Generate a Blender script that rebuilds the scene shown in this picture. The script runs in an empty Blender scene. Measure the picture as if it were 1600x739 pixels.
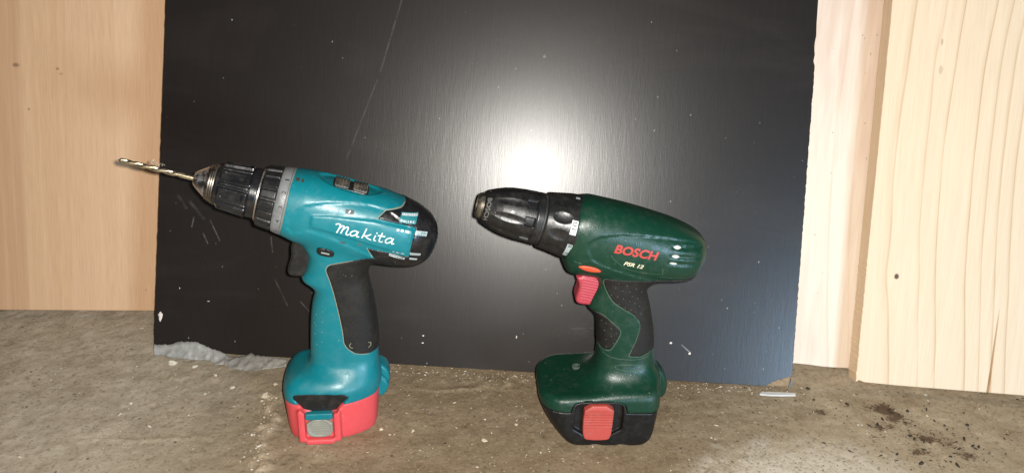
import bpy, bmesh, math, random
import numpy as np
from mathutils import Vector, Matrix
from mathutils.bvhtree import BVHTree

random.seed(7)
rng = np.random.default_rng(11)
scene = bpy.context.scene
COL = scene.collection
R = math.radians

# ------------------------------------------------------------------ camera
PITCH, ROLL, CAM_H = 25.0, 2.9, 0.44
cam_data = bpy.data.cameras.new('camera')
cam_data.sensor_width = 36.0
cam_data.lens = 36.0 * 1232.0 / 1600.0
cam_data.clip_start = 0.02
cam_data.clip_end = 50.0
cam = bpy.data.objects.new('camera', cam_data)
COL.objects.link(cam)
_f = Vector((0, math.cos(R(PITCH)), -math.sin(R(PITCH))))
_r0 = Vector((1, 0, 0)); _u0 = _r0.cross(_f)
_r = math.cos(R(ROLL)) * _r0 + math.sin(R(ROLL)) * _u0
_u = -math.sin(R(ROLL)) * _r0 + math.cos(R(ROLL)) * _u0
_m = Matrix((_r, _u, -_f)).transposed().to_4x4()
_m.translation = Vector((0, 0, CAM_H))
cam.matrix_world = _m
scene.camera = cam

# ------------------------------------------------------------------ light
world = bpy.data.worlds.new('World'); scene.world = world; world.use_nodes = True
wb = world.node_tree.nodes['Background']
wb.inputs[0].default_value = (0.80, 0.88, 1.0, 1); wb.inputs[1].default_value = 0.035

fl = bpy.data.lights.new('phone_flash', 'POINT')        # the phone's own flash, beside its lens
fl.energy = 27.5; fl.color = (1.0, 0.965, 0.90); fl.shadow_soft_size = 0.0045
flo = bpy.data.objects.new('phone_flash', fl); COL.objects.link(flo)
flo.location = cam.location + _r * 0.012 + _u * 0.006 + _f * 0.0

dl = bpy.data.lights.new('doorway_daylight', 'AREA')    # cool daylight coming in from an opening on the right
dl.shape = 'RECTANGLE'; dl.size = 0.55; dl.size_y = 0.36
dl.energy = 38.0; dl.color = (0.54, 0.76, 1.0)
dlo = bpy.data.objects.new('doorway_daylight', dl); COL.objects.link(dlo)
dlo.location = (1.33, -1.26, 0.18)
dlo.rotation_euler = (Vector((0.42, 0.66, 0.05)) - dlo.location).to_track_quat('-Z', 'Y').to_euler()

vs = scene.view_settings
vs.view_transform = 'Standard'; vs.look = 'None'; vs.gamma = 1.0; vs.exposure = 0.0
vs.use_curve_mapping = False

# ------------------------------------------------------------------ node helpers
class NT:
    def __init__(s, name):
        s.m = bpy.data.materials.new(name); s.m.use_nodes = True
        s.t = s.m.node_tree; s.b = s.t.nodes['Principled BSDF']
        s.co = s.t.nodes.new('ShaderNodeTexCoord').outputs['Object']
    def put(s, sock, v):
        if v is None: return
        if isinstance(v, bpy.types.NodeSocket): s.t.links.new(v, sock)
        elif isinstance(v, (tuple, list)) and sock.type == 'RGBA' and len(v) == 3: sock.default_value = (*v, 1)
        else: sock.default_value = v
    def math(s, op, a, b=None, c=None, clamp=False):
        n = s.t.nodes.new('ShaderNodeMath'); n.operation = op; n.use_clamp = clamp
        s.put(n.inputs[0], a); s.put(n.inputs[1], b); s.put(n.inputs[2], c)
        return n.outputs[0]
    def mapping(s, sc=(1, 1, 1), loc=(0, 0, 0), rot=(0, 0, 0), v=None):
        n = s.t.nodes.new('ShaderNodeMapping')
        s.put(n.inputs['Vector'], v or s.co); n.inputs['Scale'].default_value = sc
        n.inputs['Location'].default_value = loc; n.inputs['Rotation'].default_value = rot
        return n.outputs[0]
    def noise(s, scale, detail=3, rough=0.55, dist=0.0, v=None, col=False):
        n = s.t.nodes.new('ShaderNodeTexNoise'); s.put(n.inputs['Vector'], v or s.co)
        s.put(n.inputs['Scale'], scale); n.inputs['Detail'].default_value = detail
        n.inputs['Roughness'].default_value = rough; n.inputs['Distortion'].default_value = dist
        return n.outputs['Color' if col else 'Fac']
    def voronoi(s, scale, v=None, feature='F1', rnd=1.0, out='Distance'):
        n = s.t.nodes.new('ShaderNodeTexVoronoi'); n.feature = feature; s.put(n.inputs['Vector'], v or s.co)
        n.inputs['Scale'].default_value = scale; n.inputs['Randomness'].default_value = rnd
        return n.outputs[out]
    def ramp(s, f, stops, interp='LINEAR'):
        n = s.t.nodes.new('ShaderNodeValToRGB'); n.color_ramp.interpolation = interp
        e = n.color_ramp.elements
        while len(e) < len(stops): e.new(0.5)
        for el, (p, c) in zip(e, stops):
            el.position = p
            el.color = (c, c, c, 1) if isinstance(c, (int, float)) else (*c, 1)
        s.put(n.inputs[0], f)
        return n.outputs[0]
    def mix(s, f, a, b, blend='MIX'):
        n = s.t.nodes.new('ShaderNodeMix'); n.data_type = 'RGBA'; n.blend_type = blend
        s.put(n.inputs[0], f); s.put(n.inputs[6], a); s.put(n.inputs[7], b)
        return n.outputs[2]
    def attr(s, name):
        n = s.t.nodes.new('ShaderNodeAttribute'); n.attribute_name = name; return n.outputs['Fac']
    def sep(s, v=None):
        n = s.t.nodes.new('ShaderNodeSeparateXYZ'); s.put(n.inputs[0], v or s.co); return n.outputs
    def bump(s, h, strength=0.3, dist=0.001):
        n = s.t.nodes.new('ShaderNodeBump'); s.put(n.inputs['Height'], h)
        n.inputs['Strength'].default_value = strength; n.inputs['Distance'].default_value = dist
        s.put(s.b.inputs['Normal'], n.outputs[0]); return n.outputs[0]
    def fin(s, color=None, rough=None, **kw):
        s.put(s.b.inputs['Base Color'], color); s.put(s.b.inputs['Roughness'], rough)
        for k, v in kw.items(): s.put(s.b.inputs[k.replace('_', ' ')], v)
        return s.m

def plastic(name, col, rough=0.4, dirt=0.35, dirtcol=(0.30, 0.25, 0.19), grain=0.25, spec=0.45, specks=0.4):
    """moulded tool plastic: fine moulding grain, uneven gloss, dust film and crumbs"""
    t = NT(name)
    big = t.noise(45, 4, 0.6); fine = t.noise(900, 2, 0.6); mid = t.noise(160, 5, 0.65)
    c = t.mix(t.math('MULTIPLY_ADD', big, 0.5, 0.0), col, tuple(x * 0.72 for x in col))
    film = t.ramp(t.math('ADD', t.math('MULTIPLY', mid, 0.6), t.math('MULTIPLY', big, 0.4)), [(0.48, 0.0), (0.72, 1.0)])
    c = t.mix(t.math('MULTIPLY', film, dirt), c, dirtcol)
    vo = t.voronoi(260); keep = t.ramp(t.noise(80, 2), [(0.60, 0.0), (0.66, 1.0)])
    sp = t.math('MULTIPLY', t.ramp(vo, [(0.07, 1.0), (0.13, 0.0)]), t.math('MULTIPLY', keep, specks))
    c = t.mix(sp, c, (0.55, 0.48, 0.38))
    scr = t.noise(30, 2, 0.5, 0.4, v=t.mapping((60, 60, 4), rot=(0.3, 0.9, 0.2)))
    r = t.math('ADD', t.math('MULTIPLY_ADD', film, 0.22, rough), t.math('MULTIPLY_ADD', mid, 0.16, -0.08), clamp=True)
    t.bump(t.math('ADD', t.math('MULTIPLY', fine, 1.0), t.math('MULTIPLY', scr, 0.3)), grain, 0.0004)
    return t.fin(c, r, Specular_IOR_Level=spec)

M = {}
M['teal'] = plastic('teal plastic', (0.003, 0.156, 0.184), 0.36, 0.05, grain=0.12)
M['teal_dirty'] = plastic('scuffed teal plastic', (0.003, 0.125, 0.165), 0.42, 0.30, grain=0.2)
M['red'] = plastic('red battery plastic', (0.66, 0.072, 0.078), 0.46, 0.03, grain=0.2)
M['black'] = plastic('black plastic', (0.011, 0.011, 0.011), 0.32, 0.05, grain=0.25)
M['black_gloss'] = plastic('worn glossy black plastic', (0.010, 0.010, 0.011), 0.25, 0.06, grain=0.18)
M['rubber'] = plastic('black rubber', (0.0125, 0.0115, 0.0100), 0.58, 0.20, (0.075, 0.062, 0.042), grain=0.6, spec=0.28)
M['green'] = plastic('dark green plastic', (0.0035, 0.034, 0.0185), 0.35, 0.04, grain=0.35)
M['battery_black'] = plastic('black battery plastic', (0.006, 0.006, 0.006), 0.38, 0.02, grain=0.3)
M['coral'] = plastic('coral red plastic', (0.44, 0.066, 0.052), 0.42, 0.14, grain=0.25)
M['trigger_red'] = plastic('raspberry red plastic', (0.40, 0.045, 0.062), 0.40, 0.06, grain=0.2)
M['orange'] = plastic('orange red plastic', (0.66, 0.085, 0.035), 0.38, 0.05, grain=0.2)
M['chuck_black'] = plastic('satin black plastic', (0.010, 0.010, 0.010), 0.33, 0.07, grain=0.15)
M['grey_ring'] = plastic('worn grey plastic', (0.19, 0.19, 0.185), 0.38, 0.70, (0.05, 0.047, 0.042), grain=0.4)
M['button_grey'] = plastic('grey green button plastic', (0.24, 0.235, 0.19), 0.40, 0.35, (0.42, 0.38, 0.28), grain=0.3)
M['white_print'] = plastic('white print', (0.62, 0.64, 0.62), 0.5, 0.55, (0.14, 0.20, 0.21), grain=0.2)
M['cream_print'] = plastic('cream print', (0.66, 0.60, 0.40), 0.5, 0.15, grain=0.2)
M['red_print'] = plastic('red print', (0.44, 0.045, 0.036), 0.45, 0.05, grain=0.2)
M['cyan_print'] = plastic('teal label', (0.015, 0.17, 0.19), 0.45, 0.10, grain=0.2)
M['dark_print'] = plastic('dark print', (0.02, 0.02, 0.02), 0.5, 0.15, grain=0.2)
M['swarf'] = plastic('dusty shaving', (0.45, 0.41, 0.32), 0.6, 0.5, grain=0.3)
M['slider'] = plastic('dusty ribbed plastic', (0.05, 0.045, 0.038), 0.5, 0.75, (0.34, 0.28, 0.19), grain=0.4)
M['label_rim'] = plastic('dusty joint', (0.17, 0.165, 0.14), 0.6, 0.5, (0.06, 0.055, 0.05), grain=0.4)
M['seam_dust'] = plastic('dust in the seam', (0.27, 0.235, 0.16), 0.8, 0.5, (0.10, 0.09, 0.06), grain=0.6, spec=0.2)
M['seam_green'] = plastic('dusty green seam', (0.055, 0.095, 0.065), 0.7, 0.3, grain=0.4, spec=0.2)

def metal(name, col, rough, stain=0.4):
    t = NT(name); n = t.noise(220, 5, 0.65)
    st = t.ramp(n, [(0.45, 0.0), (0.65, 1.0)])
    c = t.mix(t.math('MULTIPLY', st, stain), col, (0.10, 0.075, 0.05))
    t.bump(t.noise(800, 3), 0.25, 0.0003)
    return t.fin(c, t.math('MULTIPLY_ADD', n, 0.25, rough - 0.08), Metallic=t.math('MULTIPLY_ADD', st, -0.35, 1.0))
M['steel'] = metal('worn steel', (0.50, 0.48, 0.45), 0.27, 0.22)
M['dark_steel'] = metal('dark oily steel', (0.17, 0.15, 0.125), 0.36, 0.5)
M['bit_steel'] = metal('golden drill steel', (0.52, 0.43, 0.29), 0.30, 0.6)
M['brass'] = metal('brassy nose ring', (0.27, 0.24, 0.19), 0.36, 0.5)

# ------------------------------------------------------------------ mesh helpers
def link(name, me, material, parent=None):
    o = bpy.data.objects.new(name, me); COL.objects.link(o)
    if material is not None:
        me.materials.clear(); me.materials.append(material)
    if parent is not None: o.parent = parent
    return o

def mesh_np(name, V, Q, smooth=True):
    me = bpy.data.meshes.new(name)
    V = np.asarray(V, dtype=np.float32); Q = np.asarray(Q, dtype=np.int32)
    me.vertices.add(len(V)); me.vertices.foreach_set('co', V.ravel())
    k = Q.shape[1]
    me.loops.add(Q.size); me.loops.foreach_set('vertex_index', Q.ravel())
    me.polygons.add(len(Q))
    me.polygons.foreach_set('loop_start', np.arange(0, Q.size, k, dtype=np.int32))
    me.update(calc_edges=True)
    if smooth: me.polygons.foreach_set('use_smooth', np.ones(len(Q), dtype=bool))
    me.validate()
    return me

def tag(o, label, cat, group=None):
    o['label'] = label; o['category'] = cat
    if group: o['group'] = group
    return o

def struct(o):
    o['kind'] = 'structure'; return o

def thing(name, loc, rotz=0.0):
    o = bpy.data.objects.new(name, None); COL.objects.link(o)
    o.location = loc; o.rotation_euler = (0, 0, rotz); o.empty_display_size = 0.02
    return o

# ---- implicit shapes on a grid (millimetres), turned into meshes by surface nets
def smin(a, b, k):
    h = np.clip(0.5 + 0.5 * (b - a) / k, 0, 1)
    return b * (1 - h) + a * h - k * h * (1 - h)
def smax(a, b, k): return -smin(-a, -b, k)

def chaikin(P, n=2):
    P = np.asarray(P, float)
    for _ in range(n):
        A = P; B = np.roll(P, -1, 0)
        q = np.empty((len(P) * 2, 2)); q[0::2] = 0.75 * A + 0.25 * B; q[1::2] = 0.25 * A + 0.75 * B
        P = q
    return P

def poly_sdf(P, X, Y):
    P = np.asarray(P, np.float32); X = X.astype(np.float32); Y = Y.astype(np.float32)
    d = np.full(X.shape, 1e9, np.float32); inside = np.zeros(X.shape, bool)
    n = len(P)
    for i in range(n):
        ax, ay = P[i]; bx, by = P[(i + 1) % n]
        ex, ey = bx - ax, by - ay
        wx, wy = X - ax, Y - ay
        t = np.clip((wx * ex + wy * ey) / max(ex * ex + ey * ey, 1e-9), 0, 1)
        dx, dy = wx - ex * t, wy - ey * t
        d = np.minimum(d, dx * dx + dy * dy)
        if abs(ey) > 1e-9:
            c = ((ay > Y) != (by > Y)) & (X < (bx - ax) * (Y - ay) / ey + ax)
            inside ^= c
    d = np.sqrt(d)
    return np.where(inside, -d, d)

def curve_tab(tab):
    """smooth interpolation of a table of (s, values...)"""
    T = np.asarray(tab, float)
    out = []
    for i in range(len(T) - 1):
        p0 = T[max(i - 1, 0)]; p1 = T[i]; p2 = T[i + 1]; p3 = T[min(i + 2, len(T) - 1)]
        for u in np.linspace(0, 1, 8, endpoint=False):
            out.append(0.5 * ((2 * p1) + (-p0 + p2) * u + (2 * p0 - 5 * p1 + 4 * p2 - p3) * u * u + (-p0 + 3 * p1 - 3 * p2 + p3) * u ** 3))
    out.append(T[-1])
    out = np.array(out); out = out[np.argsort(out[:, 0])]
    return lambda s, k: np.interp(s, out[:, 0], out[:, k]).astype(np.float32)

class Grid:
    def __init__(s, lo, hi, h):
        s.lo = np.array(lo, float); s.h = h
        n = [int(math.ceil((b - a) / h)) + 1 for a, b in zip(lo, hi)]
        ax = [np.float32(a) + h * np.arange(k, dtype=np.float32) for a, k in zip(lo, n)]
        s.ax = ax
        s.X, s.Y, s.Z = np.meshgrid(*ax, indexing='ij')
    def xz(s, P):                                  # prism along y
        a, b = np.meshgrid(s.ax[0], s.ax[2], indexing='ij')
        return poly_sdf(P, a, b)[:, None, :]
    def xy(s, P):                                  # prism along z
        a, b = np.meshgrid(s.ax[0], s.ax[1], indexing='ij')
        return poly_sdf(P, a, b)[:, :, None]
    def norm(s, f):
        g = np.gradient(f, s.h)
        return f / np.maximum(np.sqrt(g[0] ** 2 + g[1] ** 2 + g[2] ** 2), 0.35)
    def box(s, x0, x1, y0, y1, z0, z1, r=1.0):
        qx = np.abs(s.X - (x0 + x1) / 2) - (x1 - x0) / 2 + r
        qy = np.abs(s.Y - (y0 + y1) / 2) - (y1 - y0) / 2 + r
        qz = np.abs(s.Z - (z0 + z1) / 2) - (z1 - z0) / 2 + r
        out = np.sqrt(np.maximum(qx, 0) ** 2 + np.maximum(qy, 0) ** 2 + np.maximum(qz, 0) ** 2)
        return out + np.minimum(np.maximum(qx, np.maximum(qy, qz)), 0) - r

def surface_net(g, f, smooth=1):
    f = np.array(f, dtype=np.float32)
    f = np.broadcast_to(f, g.X.shape).copy()
    for a in range(3):
        ix = [slice(None)] * 3
        for e in (0, -1):
            ix[a] = e; f[tuple(ix)] = np.maximum(f[tuple(ix)], 0.01)
    s = f < 0
    cnt = np.zeros(tuple(n - 1 for n in f.shape), np.int8)
    corners = [(i, j, k) for i in (0, 1) for j in (0, 1) for k in (0, 1)]
    sh = lambda c: tuple(slice(c[a], f.shape[a] - 1 + c[a]) for a in range(3))
    for c in corners: cnt += s[sh(c)]
    act = (cnt > 0) & (cnt < 8)
    I = np.argwhere(act)
    idx = np.full(act.shape, -1, np.int32); idx[act] = np.arange(len(I))
    acc = np.zeros((len(I), 3)); num = np.zeros(len(I))
    cv = {c: f[sh(c)][act] for c in corners}
    for a in corners:
        for ax in range(3):
            if a[ax] == 0:
                b = list(a); b[ax] = 1; b = tuple(b)
                fa, fb = cv[a], cv[b]; m = (fa < 0) != (fb < 0)
                t = np.where(m, fa / np.where(m, fa - fb, 1), 0)
                p = np.array(a, float)[None] + t[:, None] * (np.array(b) - np.array(a))[None]
                acc[m] += p[m]; num += m
    V = (I + acc / num[:, None]) * g.h + g.lo
    Q = []
    for ax in range(3):
        u, v = (ax + 1) % 3, (ax + 2) % 3
        lo = [slice(None)] * 3; hi = [slice(None)] * 3
        lo[ax] = slice(0, -1); hi[ax] = slice(1, None)
        m = s[tuple(lo)] != s[tuple(hi)]
        E = np.argwhere(m)
        E = E[(E[:, u] > 0) & (E[:, v] > 0) & (E[:, u] < f.shape[u] - 1) & (E[:, v] < f.shape[v] - 1)]
        ins = s[E[:, 0], E[:, 1], E[:, 2]]
        def cell(du, dv):
            c = E.copy(); c[:, u] += du; c[:, v] += dv
            return idx[c[:, 0], c[:, 1], c[:, 2]]
        q = np.stack([cell(-1, -1), cell(0, -1), cell(0, 0), cell(-1, 0)], 1)
        q[~ins] = q[~ins][:, ::-1]
        Q.append(q)
    Q = np.vstack(Q)
    for _ in range(smooth):
        S = np.zeros_like(V); n = np.zeros(len(V))
        for a, b in ((0, 1), (1, 2), (2, 3), (3, 0)):
            np.add.at(S, Q[:, a], V[Q[:, b]]); np.add.at(n, Q[:, a], 1)
            np.add.at(S, Q[:, b], V[Q[:, a]]); np.add.at(n, Q[:, b], 1)
        V = 0.45 * V + 0.55 * S / n[:, None]
    return V / 1000.0, Q

def field_part(name, g, f, material, parent, smooth=1):
    V, Q = surface_net(g, f, smooth)
    return link(name, mesh_np(name, V, Q), material, parent)

class Axis:
    """frame of a drill's barrel: s runs from the collar to the back, t up across it"""
    def __init__(s, x0, z0, ang):
        s.o = (x0, z0); s.c, s.n = math.cos(R(ang)), math.sin(R(ang))
    def st(s, X, Z):
        dx, dz = X - s.o[0], Z - s.o[1]
        return s.c * dx - s.n * dz, s.n * dx + s.c * dz
    def pt(s, a, t): return s.o[0] + s.c * a + s.n * t, s.o[1] - s.n * a + s.c * t
    def ring(s, a, r, phi):                        # phi 0 faces the viewer side (-y), 90 deg up
        x, z = s.pt(a, r * math.sin(phi)); return (x / 1000, -r * math.cos(phi) / 1000, z / 1000)

def barrel(g, ax, tab, n=2.2):
    S, T = ax.st(g.X, g.Z); f = curve_tab(tab)
    rt, rb, w = f(S, 1), f(S, 2), f(S, 3)
    tt = np.where(T > 0, T / rt, T / rb)
    q = (np.abs(tt) ** n + np.abs(g.Y / w) ** n) ** (1 / n)
    d = (q - 1) * np.minimum(np.minimum(rt, rb), w)
    d = np.maximum(d, np.maximum(tab[0][0] - S, S - tab[-1][0]))
    return d

def column(g, front, back, hw, n=2.5, z0=0, z1=200):
    f, b, w = curve_tab(sorted(front)), curve_tab(sorted(back)), curve_tab(sorted(hw))
    z = g.ax[2]
    xf, xb, yw = (k(z, 1)[None, None, :] for k in (f, b, w))
    c, r = (xf + xb) / 2, (xb - xf) / 2
    q = (np.abs((g.X - c) / r) ** n + np.abs(g.Y / yw) ** n) ** (1 / n)
    d = (q - 1) * np.minimum(r, yw)
    return np.maximum(d, np.maximum(z0 - g.Z, g.Z - z1))

def lathe(name, ax, prof, material, parent, nphi=144, mod=None, ds=0.5):
    """turned part about a barrel axis; prof is a list of (s, r); mod(s, phi) adds relief in mm"""
    P = [prof[0]]
    for a, b in zip(prof[:-1], prof[1:]):
        L = math.hypot(b[0] - a[0], b[1] - a[1]); k = max(1, int(L / ds)) if mod else 1
        for i in range(1, k + 1): P.append((a[0] + (b[0] - a[0]) * i / k, a[1] + (b[1] - a[1]) * i / k))
    V, Q = [], []
    for s_, r_ in P:
        for j in range(nphi):
            ph = 2 * math.pi * j / nphi
            V.append(ax.ring(s_, max(r_ + (mod(s_, ph) if mod and r_ > 1 else 0), 0.01), ph))
    for i in range(len(P) - 1):
        for j in range(nphi):
            k = (j + 1) % nphi
            Q.append((i * nphi + j, i * nphi + k, (i + 1) * nphi + k, (i + 1) * nphi + j))
    me = mesh_np(name, V, Q)
    bm = bmesh.new(); bm.from_mesh(me); bmesh.ops.recalc_face_normals(bm, faces=bm.faces); bm.to_mesh(me); bm.free()
    try: me.set_sharp_from_angle(angle=R(38))
    except Exception: pass
    return link(name, me, material, parent)

def sstep(a, b, x):
    t = min(max((x - a) / (b - a), 0.0), 1.0); return t * t * (3 - 2 * t)
def nstep(a, b, x):
    t = np.clip((x - a) / (b - a), 0, 1); return t * t * (3 - 2 * t)

# ------------------------------------------------------------------ setting: floor
def vnoise(x, y, cell, seed):
    r = np.random.default_rng(seed).random((256, 256))
    u, v = x / cell, y / cell
    i, j = np.floor(u).astype(int), np.floor(v).astype(int)
    a, b = u - i, v - j; a = a * a * (3 - 2 * a); b = b * b * (3 - 2 * b)
    g = lambda p, q: r[p % 256, q % 256]
    return (g(i, j) * (1 - a) + g(i + 1, j) * a) * (1 - b) + (g(i, j + 1) * (1 - a) + g(i + 1, j + 1) * a) * b

def polyline_dist(x, y, P):
    d = np.full(x.shape, 1e9)
    for (ax_, ay_), (bx_, by_) in zip(P[:-1], P[1:]):
        ex, ey = bx_ - ax_, by_ - ay_
        t = np.clip(((x - ax_) * ex + (y - ay_) * ey) / (ex * ex + ey * ey), 0, 1)
        d = np.minimum(d, np.hypot(x - ax_ - ex * t, y - ay_ - ey * t))
    return d

def make_floor():
    fine_x = np.arange(-0.62, 0.62, 0.0022); fine_y = np.arange(0.42, 0.78, 0.0022)
    xs = np.concatenate([np.linspace(-1.3, -0.63, 12), fine_x, np.linspace(0.63, 1.3, 12)])
    ys = np.concatenate([np.linspace(-0.5, 0.41, 14), fine_y, np.linspace(0.79, 1.4, 12)])
    X, Y = np.meshgrid(xs, ys, indexing='ij')
    h = (vnoise(X + 5, Y + 5, 0.07, 1) - 0.5) * 0.9 + (vnoise(X + 5, Y + 5, 0.022, 2) - 0.5) * 0.35
    h += (vnoise(X + 5, Y + 5, 0.009, 3) - 0.5) * 0.4 + (vnoise(X + 5, Y + 5, 0.0046, 4) - 0.5) * 0.6
    pits = vnoise(X + 9, Y + 2, 0.006, 6); h -= np.clip(pits - 0.83, 0, 1) * 7 * (vnoise(X + 3, Y, 0.05, 7) > 0.45)
    h = np.minimum(h, 0.9) - 0.95
    # broken mortar ridge running towards the viewer, and a thin trowel line joining it
    ridge = [(-0.214, 0.585), (-0.208, 0.566), (-0.1985, 0.545), (-0.2005, 0.525), (-0.196, 0.50), (-0.191, 0.478), (-0.19, 0.42)]
    wob = (vnoise(X + 5, Y + 5, 0.008, 9) - 0.5) * 0.012
    d1 = polyline_dist(X + wob, Y + wob, ridge)
    mort = np.clip(1 - d1 / 0.0085, 0, 1) * (0.45 + vnoise(X + 2, Y + 2, 0.006, 10))
    thin = [(-0.205, 0.536), (-0.225, 0.527), (-0.25, 0.520), (-0.30, 0.512), (-0.345, 0.509)]
    d2 = polyline_dist(X + wob * 0.35, Y + wob * 0.35, thin)
    mort = np.maximum(mort, np.clip(1 - d2 / 0.0025, 0, 1) * vnoise(X, Y + 3, 0.02, 12) * 0.9)
    line3 = [(-0.10, 0.612), (-0.075, 0.600), (-0.045, 0.603), (-0.01, 0.610), (0.02, 0.606), (0.05, 0.612)]
    d3 = polyline_dist(X + wob * 0.3, Y + wob * 0.3, line3)
    mort = np.maximum(mort, np.clip(1 - d3 / 0.0028, 0, 1) * vnoise(X + 1, Y + 3, 0.018, 13) * 0.8)
    # crumbly zone in front of the black board's lower left corner
    zone = np.clip(1 - np.hypot((X + 0.265) / 0.085, (Y - 0.606) / 0.026), 0, 1)
    mort = np.maximum(mort, zone * 1.3 * np.clip(vnoise(X + 7, Y + 7, 0.010, 14) * 1.7 - 0.75, 0, 1))
    zone2 = np.clip(1 - np.hypot((X - 0.02) / 0.13, (Y - 0.618) / 0.016), 0, 1)
    mort = np.maximum(mort, zone2 * np.clip(vnoise(X + 4, Y + 8, 0.007, 15) * 1.8 - 0.8, 0, 1))
    h += np.clip(mort, 0, 1.2) * (1.0 + 1.1 * vnoise(X + 5, Y + 1, 0.004, 16)) * np.where(d1 < 0.02, 1.3, 0.9)
    stain = np.zeros_like(X)
    for (sx, sy, rx, ry, rot) in ((0.357, 0.601, 0.026, 0.013, -0.75), (0.340, 0.606, 0.012, 0.008, 0), (0.398, 0.552, 0.034, 0.010, -0.95), (0.375, 0.566, 0.016, 0.010, 0.2),
                                  (0.362, 0.548, 0.016, 0.009, 0.0), (0.292, 0.597, 0.012, 0.008, -0.4), (0.345, 0.580, 0.018, 0.008, 0.1)):
        c, s = math.cos(rot), math.sin(rot)
        a, b = (X - sx) * c + (Y - sy) * s, -(X - sx) * s + (Y - sy) * c
        amp = 1.1 if sx == 0.357 else 0.6
        stain = np.maximum(stain, amp * np.clip(1.25 - np.hypot(a / rx, b / ry), 0, 1))
    stain *= 0.35 + 1.1 * vnoise(X + 1, Y + 6, 0.0065, 17)
    n, m = X.shape
    V = np.stack([X, Y, h / 1000], -1).reshape(-1, 3)
    ii, jj = np.meshgrid(np.arange(n - 1), np.arange(m - 1), indexing='ij')
    a = ii * m + jj
    Q = np.stack([a, a + m, a + m + 1, a + 1], -1).reshape(-1, 4)
    me = mesh_np('floor', V, Q)
    for nm, arr in (('mortar', mort), ('stain', stain)):
        at = me.attributes.new(nm, 'FLOAT', 'POINT'); at.data.foreach_set('value', arr.astype(np.float32).ravel())
    t = NT('rough concrete')
    big = t.noise(5.0, 5, 0.6, v=t.mapping(loc=(3.1, 1.7, 0))); mid = t.noise(38, 6, 0.66); fine = t.noise(330, 5, 0.7); vf = t.noise(1400, 2, 0.6)
    sx = t.sep()
    c = t.ramp(mid, [(0.25, (0.145, 0.105, 0.062)), (0.48, (0.245, 0.182, 0.112)), (0.62, (0.300, 0.230, 0.148)), (0.80, (0.40, 0.325, 0.225))])
    c = t.mix(t.ramp(t.noise(16, 5, 0.65, 0.6, v=t.mapping((0.7, 1.5, 1))), [(0.48, 0.0), (0.66, 0.75)]), c, (0.36, 0.285, 0.19))
    c = t.mix(t.ramp(big, [(0.40, 0.0), (0.60, 0.7)]), c, (0.225, 0.158, 0.094))
    left = t.ramp(t.math('MULTIPLY_ADD', t.math('ADD', sx['X'], t.math('MULTIPLY', t.math('SUBTRACT', mid, 0.5), 0.12)), -3.2, -0.55), [(0.0, 0.0), (0.5, 0.75)])
    c = t.mix(left, c, t.ramp(mid, [(0.3, (0.40, 0.335, 0.245)), (0.7, (0.68, 0.60, 0.475))]))
    right = t.ramp(t.math('MULTIPLY_ADD', t.math('ADD', sx['X'], t.math('MULTIPLY', t.math('SUBTRACT', big, 0.5), 0.5)), 3.0, -0.35), [(0.0, 0.0), (0.6, 0.7)])
    c = t.mix(right, c, t.ramp(mid, [(0.3, (0.39, 0.305, 0.20)), (0.7, (0.66, 0.555, 0.40))]))
    c = t.mix(t.ramp(fine, [(0.34, 0.55), (0.46, 0.0)]), c, (0.095, 0.070, 0.042))
    c = t.mix(t.ramp(fine, [(0.58, 0.0), (0.72, 0.6)]), c, (0.52, 0.43, 0.30))
    c = t.mix(t.math('MULTIPLY', t.ramp(t.voronoi(130), [(0.05, 1), (0.14, 0)]), t.ramp(t.noise(60, 2), [(0.5, 0.0), (0.58, 0.8)])), c, (0.60, 0.56, 0.48))
    c = t.mix(t.math('MULTIPLY', t.ramp(t.voronoi(95, v=t.mapping(loc=(0.7, 0.2, 0))), [(0.06, 1), (0.15, 0)]), t.ramp(t.noise(40, 2), [(0.52, 0.0), (0.6, 0.85)])), c, (0.045, 0.040, 0.032))
    pool_d = t.math('ADD', t.math('POWER', t.math('ABSOLUTE', t.math('MULTIPLY', t.math('SUBTRACT', sx['X'], 0.262), 9.5)), 2.0), t.math('POWER', t.math('ABSOLUTE', t.math('MULTIPLY', t.math('SUBTRACT', sx['Y'], 0.505), 17.0)), 2.0))
    pool_m = t.ramp(t.math('ADD', pool_d, t.math('MULTIPLY', t.math('SUBTRACT', mid, 0.5), 2.4)), [(0.15, 0.85), (1.0, 0.0)])
    c = t.mix(t.math('MULTIPLY', pool_m, t.ramp(fine, [(0.36, 0.25), (0.5, 1.0)])), c, (0.68, 0.61, 0.50))  # pool of daylight at lower right, put into the floor colour
    mo = t.attr('mortar'); st = t.attr('stain')
    c = t.mix(t.math('MULTIPLY', t.math('MULTIPLY', mo, 0.9, clamp=True), t.ramp(fine, [(0.3, 0.3), (0.6, 1.0)])), c, t.ramp(fine, [(0.3, (0.34, 0.25, 0.15)), (0.7, (0.62, 0.51, 0.37))]))
    c = t.mix(t.ramp(t.math('ADD', st, t.math('MULTIPLY', t.math('SUBTRACT', fine, 0.5), 2.2)), [(0.34, 0.0), (0.60, 0.85)]), c, (0.085, 0.043, 0.022))
    t.bump(t.math('ADD', t.math('MULTIPLY', fine, 1.0), t.math('MULTIPLY', vf, 0.45)), 0.6, 0.0013)
    o = link('floor', me, t.fin(c, 0.86, Specular_IOR_Level=0.25))
    return struct(o)
make_floor()

# ------------------------------------------------------------------ boards leaning at the back
def board_frame(o, lean, yaw):
    a, w = R(lean), R(yaw)
    ux = Vector((math.cos(w), math.sin(w), 0))
    up = Vector((-math.sin(a) * math.sin(w), math.sin(a) * math.cos(w), math.cos(a)))
    m = Matrix((ux, up, ux.cross(up))).transposed().to_4x4(); m.translation = Vector(o)
    return m                                        # local x along, y up the board, z out of its front face

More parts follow.
